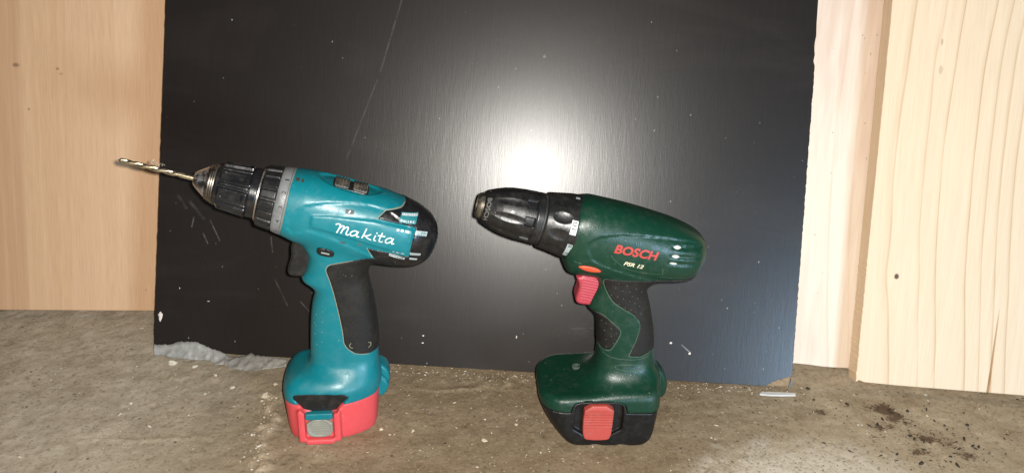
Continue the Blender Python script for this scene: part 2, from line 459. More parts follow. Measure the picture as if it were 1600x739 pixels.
def slab(name, outline, z_front, z_back, material, frame=None, parent=None, bevel=0.0006):
    """board cut to an outline (mm in its own plane), real thickness, softly broken edges"""
    bm = bmesh.new()
    vs_ = [bm.verts.new((x / 1000, y / 1000, z_back / 1000)) for x, y in outline]
    f = bm.faces.new(vs_)
    r = bmesh.ops.extrude_face_region(bm, geom=[f])
    bmesh.ops.translate(bm, verts=[v for v in r['geom'] if isinstance(v, bmesh.types.BMVert)], vec=(0, 0, (z_front - z_back) / 1000))
    bmesh.ops.recalc_face_normals(bm, faces=bm.faces)
    if bevel:
        eds = [e for e in bm.edges if abs(e.verts[0].co.z - e.verts[1].co.z) < 1e-6 and e.verts[0].co.z > (z_front - 0.01) / 1000]
        bmesh.ops.bevel(bm, geom=eds, offset=bevel, segments=2, affect='EDGES', profile=0.5)
    me = bpy.data.meshes.new(name); bm.to_mesh(me); bm.free()
    o = link(name, me, material, parent)
    if frame is not None: o.matrix_world = frame
    return o

def rough_edge(a, b, step, amp, seed):
    r = random.Random(seed); n = max(2, int(math.hypot(b[0] - a[0], b[1] - a[1]) / step)); out = []
    for i in range(n):
        u = i / n; k = r.gauss(0, amp) if i else 0
        out.append((a[0] + (b[0] - a[0]) * u + k, a[1] + (b[1] - a[1]) * u + (r.gauss(0, amp) if abs(b[0] - a[0]) > abs(b[1] - a[1]) and i else 0)))
    return out

def seg_mask(t, xo, yo, x0, y0, x1, y1, w, soft):
    """mask of a straight scratch between two points of a board's own plane (metres)"""
    L = math.hypot(x1 - x0, y1 - y0); ux, uy = (x1 - x0) / L, (y1 - y0) / L
    dx, dy = t.math('SUBTRACT', xo, x0), t.math('SUBTRACT', yo, y0)
    al = t.math('ADD', t.math('MULTIPLY', dx, ux), t.math('MULTIPLY', dy, uy))
    ac = t.math('ABSOLUTE', t.math('SUBTRACT', t.math('MULTIPLY', dx, uy), t.math('MULTIPLY', dy, ux)))
    m = t.math('MULTIPLY_ADD', ac, -1 / soft, 1 + w / soft, clamp=True)
    inr = t.math('MULTIPLY', t.math('GREATER_THAN', al, 0), t.math('LESS_THAN', al, L))
    return t.math('MULTIPLY', m, inr)

# --- black veneered panel
t = NT('black brown laminate')
x, y, z = t.sep()[0], t.sep()[1], t.sep()[2]
gr = t.noise(55, 5, 0.6, v=t.mapping((14, 0.55, 1))); gr2 = t.noise(170, 3, 0.6, v=t.mapping((9, 0.35, 1)))
wear = t.ramp(t.noise(60, 3, 0.6, v=t.mapping((4, 0.7, 1), loc=(1, 2, 0))), [(0.5, 0), (0.75, 1)])
smear = t.ramp(t.noise(7, 4, 0.6, 0.8, v=t.mapping((0.7, 2.2, 1))), [(0.5, 0.0), (0.75, 1.0)])
c = t.mix(gr, (0.0105, 0.0076, 0.0062), (0.0175, 0.0130, 0.0106))
c = t.mix(t.math('MULTIPLY', smear, 0.06), c, (0.16, 0.13, 0.10))
scr = None
for (x0, y0, x1, y1, w, k) in ((0.2256, 0.346, 0.2075, 0.275, 0.0005, 0.10), (0.205, 0.268, 0.179, 0.192, 0.0004, 0.09), (0.0513, 0.128, 0.0613, 0.1085, 0.0003, 0.22),
                               (0.020, 0.150, 0.029, 0.137, 0.0009, 0.06), (0.030, 0.146, 0.046, 0.128, 0.0012, 0.07), (0.036, 0.13, 0.034, 0.12, 0.0004, 0.2), (0.045, 0.115, 0.050, 0.105, 0.0003, 0.2),
                               (0.110, 0.115, 0.112, 0.100, 0.0003, 0.2), (0.40, 0.044, 0.43, 0.047, 0.0003, 0.10),
                               (0.505, 0.035, 0.5145, 0.0275, 0.0003, 0.5), (0.466, 0.080, 0.4665, 0.070, 0.0004, 0.3), (0.14, 0.055, 0.155, 0.040, 0.0003, 0.15), (0.115, 0.075, 0.128, 0.05, 0.0004, 0.12)):
    mm = t.math('MULTIPLY', seg_mask(t, x, y, x0, y0, x1, y1, w, 0.0005), k)
    scr = mm if scr is None else t.math('MAXIMUM', scr, mm)
scr = t.math('MULTIPLY', scr, t.ramp(t.noise(90, 5, 0.75), [(0.38, 0.05), (0.66, 0.8)]))
c = t.mix(scr, c, (0.62, 0.58, 0.52))
def dust(sc, r0, r1, keep0, keep1, seed):
    return t.math('MULTIPLY', t.ramp(t.voronoi(sc, v=t.mapping((1, 0.75, 1), loc=(seed, seed * 0.7, 0))), [(r0, 1), (r1, 0)]), t.ramp(t.noise(sc * 0.33, 2, v=t.mapping(loc=(seed, 3, 0))), [(keep0, 0), (keep1, 1)]))
low = t.math('MULTIPLY_ADD', y, -4.0, 1.0, clamp=True)
du = t.math('MAXIMUM', dust(75, 0.030, 0.055, 0.46, 0.52, 1.3), t.math('MAXIMUM', t.math('MULTIPLY', dust(130, 0.05, 0.085, 0.58, 0.60, 4.1), low), dust(26, 0.014, 0.024, 0.50, 0.53, 7.7)))
c = t.mix(t.math('MULTIPLY', du, t.ramp(t.noise(35, 2), [(0.35, 0.10), (0.68, 0.62)])), c, (0.66, 0.60, 0.50))
rg = t.math('ADD', t.math('MULTIPLY_ADD', gr, 0.10, 0.36), t.math('ADD', t.math('MULTIPLY', smear, 0.05), t.math('MULTIPLY', t.math('MAXIMUM', du, scr), 0.4)))
pores = t.ramp(gr2, [(0.36, 0.0), (0.46, 1.0)])
lam_n = t.bump(t.math('ADD', t.math('MULTIPLY', gr2, 0.8), t.math('MULTIPLY', t.noise(60, 3, 0.6, 0.3, v=t.mapping((3.2, 0.5, 1))), 0.8)), 0.085, 0.0006)
M['laminate'] = t.fin(c, rg, Specular_IOR_Level=0.06, Coat_Weight=1.0, Coat_Roughness=0.31, Coat_Normal=lam_n, Coat_IOR=1.5)
t = NT('chipboard core')
ch = t.voronoi(420, out='Color', v=t.mapping((1, 0.4, 1)))
t.bump(t.noise(700, 4, 0.7), 0.8, 0.001)
M['chipboard'] = t.fin(t.mix(t.noise(350, 4, 0.7), (0.16, 0.095, 0.045), (0.42, 0.30, 0.18)), 0.9)

PF = board_frame((-0.3392, 0.6350, 0.0049), 20.5, -0.90)
core_out = [(0.4, 0.3), (611.8, 0.3), (604.6, 520), (8.4, 520)]
panel = slab('black_panel', core_out, -0.8, -14, M['chipboard'], PF)
tag(panel, 'large black brown veneered board with dust and scratches leaning behind both drills', 'board')
left_e = rough_edge((7.6, 520), (0, 0), 6, 0.12, 3)
bot_e = rough_edge((0, 0), (586, 0), 9, 0.10, 4)
chip_e = [(588.5, 0.2), (590.5, 2.2), (592.6, 2.6), (593.4, 4.4), (596.5, 5.0), (598.6, 7.0), (601.8, 6.6), (603.6, 8.6), (606.8, 9.0), (608.0, 10.3), (612.0, 10.6)]
right_e = rough_edge((612.0, 10.8), (608.6, 300), 2.2, 0.16, 5) + [(608.5, 302), (607.0, 306), (607.7, 312), (606.4, 320), (607.6, 329), (607.0, 340), (603.8, 520)]
face = slab('veneer_face', left_e + bot_e + chip_e + right_e, 0, -0.8, M['laminate'], parent=panel, bevel=0.0002)
# splinter left standing at the broken corner
spl = slab('splinter', [(609.6, 0.6), (612.2, 0.4), (612.0, 6.5), (611.2, 9.6), (610.2, 4.0)], 0.1, -1.6, M['laminate'], parent=panel, bevel=0.0)
# hole bump and screw-like nub in the panel
def blob_mesh(name, r, seed, flat=0.6, sub=2):
    bm = bmesh.new(); bmesh.ops.create_icosphere(bm, subdivisions=sub, radius=1.0)
    rr = random.Random(seed); ph = [rr.uniform(0, 6.28) for _ in range(9)]
    for v in bm.verts:
        p = v.co.copy()
        k = 1 + 0.22 * math.sin(3.1 * p.x + ph[0]) + 0.2 * math.sin(4.3 * p.y + ph[1]) + 0.15 * math.sin(6.7 * p.z + 5.1 * p.x + ph[2]) + 0.1 * rr.uniform(-1, 1)
        v.co = Vector((p.x * k * r, p.y * k * r * 0.75, p.z * k * r * flat))
    me = bpy.data.meshes.new(name); bm.to_mesh(me); bm.free()
    return me
t = NT('dark filler'); M['nub'] = t.fin((0.20, 0.19, 0.18), 0.4)
nb = link('nail_head', blob_mesh('nail_head', 0.0019, 3, 0.4), M['nub'], panel); nb.location = (0.3592, 0.2971, 0.0002)
t = NT('paint fleck'); M['fleck'] = t.fin((0.66, 0.58, 0.50), 0.7)
fk = link('paint_fleck', blob_mesh('paint_fleck', 0.0034, 8, 0.12), M['fleck'], panel); fk.location = (0.0060, 0.0330, 0.0003); fk.scale = (0.7, 1.45, 1)
for i, (u, v, sx_, sy_) in enumerate(((494.7, 36.1, 1.5, 1.2), (513.3, 27.0, 1.7, 1.3), (348, 33, 0.6, 2.6), (259, 29, 1.0, 1.0), (259, 22, 0.9, 0.8), (24, 61, 0.5, 0.9), (52, 50, 1.0, 0.6))):
    q = link('paint_fleck', blob_mesh('paint_fleck', 0.001, 20 + i, 0.12, 1), M['fleck'], panel); q.location = (u / 1000, v / 1000, 0.0002); q.scale = (sx_, sy_, 1)

# --- pale beech laminate board on the left
t = NT('beech laminate')
x, y = t.sep()[0], t.sep()[1]
warp = t.math('MULTIPLY', t.math('SUBTRACT', t.noise(8, 2, v=t.mapping((1, 0.4, 1))), 0.5), 0.004)
u = t.math('ADD', t.math('ADD', x, warp), t.math('MULTIPLY', y, -0.012))
st = t.ramp(t.math('MULTIPLY_ADD', u, 3.2, 0.36), [(0.0, (0.50, 0.285, 0.150)), (0.43, (0.515, 0.295, 0.160)), (0.449, (0.53, 0.310, 0.170)), (0.452, (0.60, 0.370, 0.208)), (0.58, (0.60, 0.365, 0.205)), (0.592, (0.625, 0.385, 0.225)), (0.735, (0.635, 0.395, 0.230)), (0.741, (0.665, 0.42, 0.252)), (0.86, (0.655, 0.41, 0.245)), (1.0, (0.64, 0.395, 0.23))])
fl_ = t.noise(330, 4, 0.65, v=t.mapping((3.2, 0.10, 1))); f2 = t.noise(60, 4, 0.6, v=t.mapping((3.0, 0.06, 1)))
c = t.mix(t.ramp(fl_, [(0.35, 0.28), (0.6, 0.0)]), st, (0.36, 0.215, 0.12))
c = t.mix(t.ramp(f2, [(0.45, 0.0), (0.7, 0.35)]), c, (0.70, 0.46, 0.285))
kn = None
for (kx, ky, a, b, amt) in ((0.0262, 0.2475, 0.0042, 0.0026, 0.62), (0.0658, 0.2449, 0.0022, 0.0018, 0.5), (0.069, 0.240, 0.003, 0.0018, 0.25), (0.0366, 0.2043, 0.0015, 0.0014, 0.55), (0.1456, 0.022, 0.0008, 0.001, 0.5)):
    d = t.math('POWER', t.math('ADD', t.math('POWER', t.math('ABSOLUTE', t.math('DIVIDE', t.math('SUBTRACT', x, kx), a)), 2.0), t.math('POWER', t.math('ABSOLUTE', t.math('DIVIDE', t.math('SUBTRACT', y, ky), b)), 2.0)), 0.5)
    m_ = t.math('MULTIPLY', t.ramp(t.math('ADD', d, t.math('MULTIPLY', t.math('SUBTRACT', fl_, 0.5), 0.8)), [(0.45, 1.0), (1.0, 0.0)]), amt)
    kn = m_ if kn is None else t.math('MAXIMUM', kn, m_)
c = t.mix(kn, c, (0.10, 0.055, 0.035))
t.bump(fl_, 0.12, 0.0004)
M['beech'] = t.fin(c, t.math('MULTIPLY_ADD', fl_, 0.1, 0.46), Specular_IOR_Level=0.30)
LF = board_frame((-0.5210, 0.6904, 0.0059), 19.0, 4.97)
lb = slab('pale_board', [(-240, 0), (205, 0), (205, 480), (-240, 480)], 0, -18, M['beech'], LF)
tag(lb, 'pale beech laminate board with printed strips standing left of the black board', 'board')

# --- pine boards on the right
def pine(name, lines, warm, knots=(), rosy=False, width=160.0):
    t = NT(name)
    x, y = t.sep()[0], t.sep()[1]
    wob = t.math('MULTIPLY', t.math('SUBTRACT', t.noise(6, 2, 0.5, v=t.mapping((1, 0.6, 1))), 0.5), 0.016)
    bow = t.math('MULTIPLY', t.math('POWER', t.math('ABSOLUTE', t.math('SUBTRACT', y, 0.24)), 2.0), 0.28)
    xx = t.math('SUBTRACT', t.math('ADD', x, wob), bow)
    for (kx, ky, a, b, amt) in knots:               # the grain swells round each knot
        gx = t.math('MULTIPLY', t.math('SUBTRACT', x, kx), 1 / (a * 5)); gy = t.math('MULTIPLY', t.math('SUBTRACT', y, ky), 1 / (b * 7))
        e = t.math('EXPONENT', t.math('MULTIPLY', t.math('ADD', t.math('MULTIPLY', gx, gx), t.math('MULTIPLY', gy, gy)), -1.0))
        xx = t.math('SUBTRACT', xx, t.math('MULTIPLY', t.math('MULTIPLY', gx, e), a * 2.2))
    fine = t.noise(420, 4, 0.65, v=t.mapping((3.0, 0.05, 1))); mid = t.noise(60, 4, 0.6, v=t.mapping((2.6, 0.12, 1)))
    pale, late, deep = warm
    stops = [(0.0, pale)]
    for (p, w, k) in lines:
        q = p / width; hw = w / width
        cc = tuple(pale[i] * (1 - k) + deep[i] * k for i in range(3)); c2 = tuple(pale[i] * (1 - 0.6 * k) + late[i] * 0.6 * k for i in range(3))
        stops += [(q - hw * 2.2, pale), (q - hw * 0.5, c2), (q, cc), (q + hw * 0.3, pale)]
    stops = stops[:32]
    c = t.ramp(t.math('DIVIDE', xx, width / 1000), stops)
    c = t.mix(t.ramp(fine, [(0.36, 0.30), (0.58, 0.0)]), c, late)
    c = t.mix(t.ramp(mid, [(0.46, 0.0), (0.75, 0.5)]), c, tuple(min(1, p * 1.12) for p in pale))
    if rosy:
        rz = t.math('MULTIPLY', t.ramp(t.noise(22, 3, 0.6, v=t.mapping((1.7, 0.2, 1), loc=(0.4, 0, 0))), [(0.46, 0.0), (0.68, 1.0)]), 0.55)
        c = t.mix(rz, c, (0.60, 0.40, 0.30))
        sp = t.math('MULTIPLY', t.ramp(t.voronoi(170, v=t.mapping((1, 0.5, 1))), [(0.06, 1), (0.11, 0)]), t.ramp(t.noise(60, 2), [(0.55, 0.0), (0.6, 0.7)]))
        c = t.mix(sp, c, (0.25, 0.17, 0.11))
    for (kx, ky, a, b, amt) in knots:
        d = t.math('POWER', t.math('ADD', t.math('POWER', t.math('ABSOLUTE', t.math('DIVIDE', t.math('SUBTRACT', x, kx), a)), 2.0), t.math('POWER', t.math('ABSOLUTE', t.math('DIVIDE', t.math('SUBTRACT', y, ky), b)), 2.0)), 0.5)
        d = t.math('ADD', d, t.math('MULTIPLY', t.math('SUBTRACT', t.noise(260, 3), 0.5), 0.7))
        c = t.mix(t.math('MULTIPLY', t.ramp(d, [(0.8, 1.0), (2.4, 0.0)]), 0.45 * amt), c, deep)
        c = t.mix(t.math('MULTIPLY', t.ramp(d, [(0.55, 1.0), (1.05, 0.0)]), amt), c, (0.10, 0.050, 0.025))
    t.bump(t.math('ADD', fine, t.math('MULTIPLY', mid, 0.5)), 0.22, 0.0006)
    return t.fin(c, t.math('MULTIPLY_ADD', fine, 0.16, 0.50), Specular_IOR_Level=0.35)
pale = (0.78, 0.595, 0.405)
M['pine'] = pine('planed pine', [(14, 3.4, 0.62), (41, 1.8, 0.55), (57, 1.6, 0.85), (85, 1.6, 0.85), (99, 1.5, 0.75), (111, 1.5, 0.9), (124, 1.6, 0.9)], (pale, (0.60, 0.41, 0.235), (0.44, 0.24, 0.105)),
                 knots=((0.0269, 0.1051, 0.0027, 0.0033, 0.97), (0.0433, 0.325, 0.0014, 0.0035, 0.30), (0.0452, 0.2995, 0.0022, 0.0045, 0.22)))
M['pine_pink'] = pine('pinkish planed pine', [(16, 4.0, 0.30), (36, 3.0, 0.22), (52, 2.6, 0.40), (58, 1.2, 0.55)], ((0.78, 0.66, 0.53), (0.66, 0.47, 0.33), (0.46, 0.27, 0.14)), rosy=True, width=90.0)
IF = board_frame((0.2867, 0.6648, 0.0062), 20.0, -4.67)
ib = slab('pine_plank', rough_edge((-46, 0), (75, 0), 12, 0.3, 31) + [(75, 0), (75, 395), (-46, 395)], 0, -18, M['pine_pink'], IF)
tag(ib, 'pinkish white pine plank partly hidden between black board and striped pine board', 'board')
OF = board_frame((0.3382, 0.6371, 0.0067), 19.5, -2.98)
edge_l = rough_edge((-5.8, 400), (-2.0, 120), 4, 0.10, 33) + rough_edge((-2.0, 120), (0, 0.2), 2.2, 0.22, 34)
split_l = [(123.4, 0), (123.9, 22), (124.3, 45), (124.9, 66), (125.2, 84)]
split_r = [(125.5, 66), (125.5, 45), (125.6, 22), (125.4, 0)]
ob = slab('pine_board', edge_l + [(0.3, 0), (3, 2.2), (8, 0.6), (40, 0)] + split_l + split_r + [(290, 0), (290, 400)], 0, -20, M['pine'], OF, bevel=0.0008)
tag(ob, 'yellowish pine board with dark knot and long split at the right edge', 'board')

# ------------------------------------------------------------------ small things on the floor
t = NT('torn grey film')
cr = t.noise(120, 4, 0.6, 0.6)
t.bump(cr, 0.3, 0.0010)
M['film'] = t.fin(t.mix(cr, (0.30, 0.28, 0.25), (0.50, 0.475, 0.43)), 0.33, Alpha=t.math('MULTIPLY_ADD', cr, 0.9, 0.18), Specular_IOR_Level=0.55)
def film():
    top = [(0.9, 5.3), (17.0, 6.1), (24.3, 9.4), (42.3, 10.3), (56.3, 4.7), (68.0, 1.6), (74.1, -2.1), (83.3, -1.7), (90.1, -0.1), (95.4, 3.0), (98.4, 0.8), (110.0, 0.2), (129.2, -1.2)]
    bot = [(-337.6, 633), (-327.8, 631.4), (-322.2, 628.9), (-296.9, 627.0), (-282.5, 627.3), (-277.1, 620.4), (-267.2, 622.4), (-257.6, 616.2), (-239.4, 612.9), (-229.1, 616.7), (-206.7, 623.7)]
    tx = [p[0] for p in top]; bx = [p[0] for p in bot]
    nu, nv = 120, 9; V, Q = [], []
    for i in range(nu):
        x_ = -336.3 + 128.5 * i / (nu - 1)
        tv = np.interp(x_ + 337, tx, [p[1] for p in top]) + 0.35 * math.sin(i * 1.7) * math.sin(i * 0.43) + random.uniform(-0.25, 0.25)
        by = np.interp(x_, bx, [p[1] for p in bot]) + 0.35 * math.sin(i * 1.3 + 1) + random.uniform(-0.35, 0.35)
        P0 = PF @ Vector(((x_ + 337) / 1000, max(tv, -4) / 1000, 0.0016)); P0.z = max(P0.z, 0.0012)
        P2 = Vector((x_ / 1000, by / 1000, 0.0009))
        mid = Vector((x_ / 1000, min(0.6268, max(by + 2.5, 612) / 1000 + 0.004), 0.0016 + 0.0010 * math.sin(i * 0.31)))
        if tv < 0: mid = (P0 + P2) / 2 + Vector((0, 0, 0.0012))
        for j in range(nv):
            u = j / (nv - 1)
            p = P0 * (1 - u) ** 2 + mid * 2 * u * (1 - u) + P2 * u * u
            wv = 0.0013 * math.sin(i * 0.55 + j * 0.9) * math.sin(i * 0.21 + 2) * math.sin(math.pi * u)
            V.append((p.x, p.y - abs(wv) * 0.6, max(p.z + wv, 0.0007)))
    for i in range(nu - 1):
        for j in range(nv - 1):
            Q.append((i * nv + j, (i + 1) * nv + j, (i + 1) * nv + j + 1, i * nv + j + 1))
    o = link('plastic_film', mesh_np('plastic_film', V, Q), M['film'])
    sm = o.modifiers.new('thickness', 'SOLIDIFY'); sm.thickness = 0.00015
    tag(o, 'torn strip of grey plastic film along the foot of the black board', 'film')
film()

t = NT('white splinter wood'); g_ = t.noise(300, 3, 0.6, v=t.mapping((0.2, 3, 1)))
M['white_wood'] = t.fin(t.mix(g_, (0.52, 0.50, 0.47), (0.80, 0.79, 0.76)), 0.6)
def splinter():
    me = bpy.data.meshes.new('wood_splinter'); bm = bmesh.new()
    pts = [(-17, -1.4), (-8, -2.4), (5, -2.2), (17, -1.6), (18, 1.2), (6, 1.9), (-9, 2.0), (-16, 0.9)]
    f = bm.faces.new([bm.verts.new((a / 1000, b / 1000, 0)) for a, b in pts])
    r = bmesh.ops.extrude_face_region(bm, geom=[f]); bmesh.ops.translate(bm, verts=[v for v in r['geom'] if isinstance(v, bmesh.types.BMVert)], vec=(0, 0, 0.0016))
    bmesh.ops.recalc_face_normals(bm, faces=bm.faces); bm.to_mesh(me); bm.free()
    o = link('wood_splinter', me, M['white_wood']); o.location = (0.2585, 0.6195, 0.0002); o.rotation_euler = (0.05, 0, 0.04)
    tag(o, 'flat white wood splinter lying below the broken corner of the black board', 'splinter')
splinter()

def crumb_mat(name, a, b):
    t = NT(name); t.bump(t.noise(900, 4, 0.7), 0.8, 0.0008)
    return t.fin(t.mix(t.noise(500, 4, 0.7), a, b), 0.9, Specular_IOR_Level=0.2)
M['crumb'] = crumb_mat('mortar crumb', (0.42, 0.34, 0.24), (0.74, 0.67, 0.54))
M['chip'] = crumb_mat('pale wood chip', (0.50, 0.40, 0.26), (0.74, 0.64, 0.48))
M['darkbit'] = crumb_mat('dark crumb', (0.03, 0.024, 0.016), (0.09, 0.07, 0.05))
CR = [(-0.3153, 0.6202, 7.5, 0.55, 'crumb', 'lumpy white mortar crumb below the plastic film near the board corner'),
      (-0.2138, 0.5766, 6.5, 0.7, 'crumb', 'largest white mortar lump beside the teal drill battery'),
      (-0.293, 0.6175, 5.0, 0.4, 'crumb', 'flat cream crumb just in front of the plastic film'),
      (-0.0146, 0.5324, 4.2, 0.4, 'chip', 'forked pale wood chip on the floor midway between the drills'),
      (-0.0765, 0.5402, 3.4, 0.35, 'chip', 'pale flat chip on the floor nearest the right of the red battery'),
      (0.0196, 0.5417, 0, 0, None, None),
      (-0.211, 0.5963, 4.0, 0.5, 'crumb', 'small mortar crumb close behind the largest white lump'),
      (-0.248, 0.588, 4.2, 0.4, 'crumb', 'cream crumb left of the teal drill between film and mortar lump'),
      (-0.270, 0.6060, 4.0, 0.4, 'crumb', 'small crumb in front of the notch in the plastic film'),
      (0.012, 0.5560, 3.0, 0.4, 'chip', 'thin pale chip on the floor left of the black battery'),
      (-0.1035, 0.5405, 3.4, 0.45, 'chip', 'cream chip touching the lower right corner of red battery'),
      (-0.371, 0.6795, 3.8, 0.3, 'crumb', 'whitish crumb at the foot of the pale beech board'),
      (-0.326, 0.558, 2.0, 0.8, 'crumb', 'tiny white crumb alone on the grey concrete at left'),
      (0.292, 0.632, 4.0, 0.5, 'darkbit', 'dark crumb at the foot of the pinkish plank'),
      (0.423, 0.588, 3.2, 0.6, 'darkbit', 'dark splintered crumb right of the brown stain'),
      (0.405, 0.632, 3.4, 0.3, 'crumb', 'pale flat crumb in front of the pine board')]
for i, (cx, cy, r_, fl2, mk_, lab) in enumerate(CR):
    if not lab: continue
    o = link('crumb' if mk_ != 'chip' else 'wood_chip', blob_mesh('crumb', r_ / 1000 * 0.55, 50 + i, fl2, 2), M[mk_])
    o.location = (cx, cy, r_ / 1000 * 0.55 * fl2 * 0.55 - 0.0002); o.rotation_euler = (0, 0, i * 1.9)
    tag(o, lab, 'crumb' if mk_ != 'chip' else 'chip')

def grit():
    V, F = [], []
    base = []
    for k in range(8):
        me = blob_mesh('tmp', 1.0, 200 + k, 0.5, 1)
        base.append((np.array([v.co[:] for v in me.vertices]), np.array([p.vertices[:] for p in me.polygons]))); bpy.data.meshes.remove(me)
    n0 = 0; mats = []
    def add(x_, y_, r_, el, kind):
        nonlocal n0
        b = base[random.randrange(8)]; a = random.uniform(0, 6.28); c_, s_ = math.cos(a), math.sin(a)
        p = b[0] * r_ * np.array([el, 1.0, 0.8]); q = np.stack([p[:, 0] * c_ - p[:, 1] * s_ + x_, p[:, 0] * s_ + p[:, 1] * c_ + y_, p[:, 2] + r_ * 0.1], 1)
        V.append(q); F.append(b[1] + n0); n0 += len(q); mats.extend([kind] * len(b[1]))
    for _ in range(2100):
        x_, y_ = random.uniform(-0.58, 0.58), random.uniform(0.45, 0.68)
        w = 0.35 + 0.9 * math.exp(-((x_ + 0.03) / 0.16) ** 2) + 0.8 * math.exp(-((x_ + 0.25) / 0.07) ** 2 - ((y_ - 0.6) / 0.04) ** 2) + (0.5 if x_ > 0.2 else 0)
        if random.random() > w: continue
        r_ = min(0.00022 * math.exp(random.gauss(0.55, 0.55)), 0.0016)
        add(x_, y_, r_, random.choice((1, 1.3, 2.2)), 0 if random.random() < (0.78 if x_ < 0.2 else 0.45) else (1 if random.random() < 0.4 else 2))
    for _ in range(420):                              # dust and crumbs gathered along the foot of the board
        x_ = random.uniform(-0.14, 0.27); add(x_, random.gauss(0.6265, 0.0045), min(0.0003 * math.exp(random.gauss(0.5, 0.5)), 0.0014), 1.5, 0)
    for _ in range(520):                              # pepper in the lightened concrete at right
        add(random.uniform(0.14, 0.48), random.uniform(0.46, 0.64), min(0.00026 * math.exp(random.gauss(0.4, 0.5)), 0.0011), random.choice((1, 1.4, 2)), 2 if random.random() < 0.6 else 0)
    for _ in range(170):                              # dark bits round the stain
        add(random.gauss(0.385, 0.05), random.gauss(0.570, 0.028), min(0.00042 * math.exp(random.gauss(0.5, 0.5)), 0.0019), random.choice((1, 1.6, 2.4)), 2)
    for _ in range(70):                              # crumbs along the mortar ridge
        u = random.random(); add(-0.212 + 0.02 * u + random.gauss(0, 0.006), 0.58 - 0.11 * u, min(0.0005 * math.exp(random.gauss(0.4, 0.5)), 0.0022), 1.2, 0)
    me = mesh_np('grit', np.vstack(V), np.vstack(F))
    for k in ('crumb', 'chip', 'darkbit'): me.materials.append(M[k])
    me.polygons.foreach_set('material_index', np.array(mats, dtype=np.int32)); me.update()
    o = bpy.data.objects.new('grit', me); COL.objects.link(o); o['kind'] = 'stuff'
    o['label'] = 'scattered pale sawdust, crumbs and grit on the concrete floor'; o['category'] = 'grit'
grit()

# ------------------------------------------------------------------ lettering and prints laid on curved plastic
class Skin:
    """drapes flat outlines (local x, z in mm) on the viewer side of a drill's moulded surface"""
    def __init__(s, objs):
        V, F, n = [], [], 0
        for o in objs:
            me = o.data; a = np.empty(len(me.vertices) * 3, np.float32); me.vertices.foreach_get('co', a)
            V.append(a.reshape(-1, 3)); F += [tuple(i + n for i in p.vertices) for p in me.polygons]; n += len(me.vertices)
        s.bvh = BVHTree.FromPolygons([tuple(v) for v in np.vstack(V)], F)
    def at(s, x, z, off=0.15, back=False):
        d = -1 if back else 1
        h = s.bvh.ray_cast(Vector((x / 1000, -0.2 * d, z / 1000)), Vector((0, d, 0)))
        if h[0] is None: return None
        nrm = h[1] if h[1].y * d < 0 else -h[1]
        return h[0] + nrm * off / 1000
    def drape(s, name, bm, material, parent, off=0.15, maxlen=1.2):
        bmesh.ops.triangulate(bm, faces=bm.faces[:])
        for _ in range(5):
            e = [k for k in bm.edges if k.calc_length() > maxlen]
            if not e: break
            bmesh.ops.subdivide_edges(bm, edges=e, cuts=1); bmesh.ops.triangulate(bm, faces=bm.faces[:])
        bad = []
        for v in bm.verts:
            p = s.at(v.co.x, v.co.y, off + v.co.z)
            if p is None: bad.append(v)
            else: v.co = p
        bmesh.ops.delete(bm, geom=bad, context='VERTS')
        for f in bm.faces:
            f.smooth = True
            if f.normal.y > 0: pass
        bm.normal_update()
        flip = [f for f in bm.faces if f.normal.y > 0]
        if flip: bmesh.ops.reverse_faces(bm, faces=flip)
        me = bpy.data.meshes.new(name); bm.to_mesh(me); bm.free()
        return link(name, me, material, parent)

def flat(polys, steps=0.0):
    bm = bmesh.new()
    for i, P in enumerate(polys):
        bm.faces.new([bm.verts.new((x, z, i * steps)) for x, z in P])
    return bm

def ribbons(strokes, width):
    """pen strokes as thin strips: each stroke is a list of (x, z[, width])"""
    bm = bmesh.new()
    for i, S in enumerate(strokes):
        P = [(p[0], p[1]) for p in S]; Wd = [p[2] if len(p) > 2 else width for p in S]
        L = []
        for k, (x_, z_) in enumerate(P):
            a, b = P[max(k - 1, 0)], P[min(k + 1, len(P) - 1)]
            dx, dz = b[0] - a[0], b[1] - a[1]; l = math.hypot(dx, dz) or 1
            nx, nz = -dz / l * Wd[k] / 2, dx / l * Wd[k] / 2
            L.append((bm.verts.new((x_ + nx, z_ + nz, i * 0.012)), bm.verts.new((x_ - nx, z_ - nz, i * 0.012))))
        for a, b in zip(L[:-1], L[1:]): bm.faces.new((a[0], a[1], b[1], b[0]))
    return bm

def spline(P, n=6):
    T = np.asarray(P, float); out = []
    for i in range(len(T) - 1):
        p0 = T[max(i - 1, 0)]; p1 = T[i]; p2 = T[i + 1]; p3 = T[min(i + 2, len(T) - 1)]
        for u in np.linspace(0, 1, n, endpoint=False):
            out.append(0.5 * ((2 * p1) + (-p0 + p2) * u + (2 * p0 - 5 * p1 + 4 * p2 - p3) * u * u + (-p0 + 3 * p1 - 3 * p2 + p3) * u ** 3))
    out.append(T[-1]); return [tuple(p) for p in out]

def rect(x, z, w, h, ang=0.0):
    c, s = math.cos(R(ang)), math.sin(R(ang))
    return [(x + c * a - s * b, z + s * a + c * b) for a, b in ((-w / 2, -h / 2), (w / 2, -h / 2), (w / 2, h / 2), (-w / 2, h / 2))]

def oval(x, z, a, b, ang=0.0, n=20, p=1.0):
    c, s = math.cos(R(ang)), math.sin(R(ang)); out = []
    for i in range(n):
        t_ = 2 * math.pi * i / n; u, v = a * math.cos(t_), b * math.sin(t_)
        v *= (1 - abs(u / a) ** 2) ** (p - 1) if p != 1.0 and abs(u) < a else 1
        out.append((x + c * u - s * v, z + s * u + c * v))
    return out

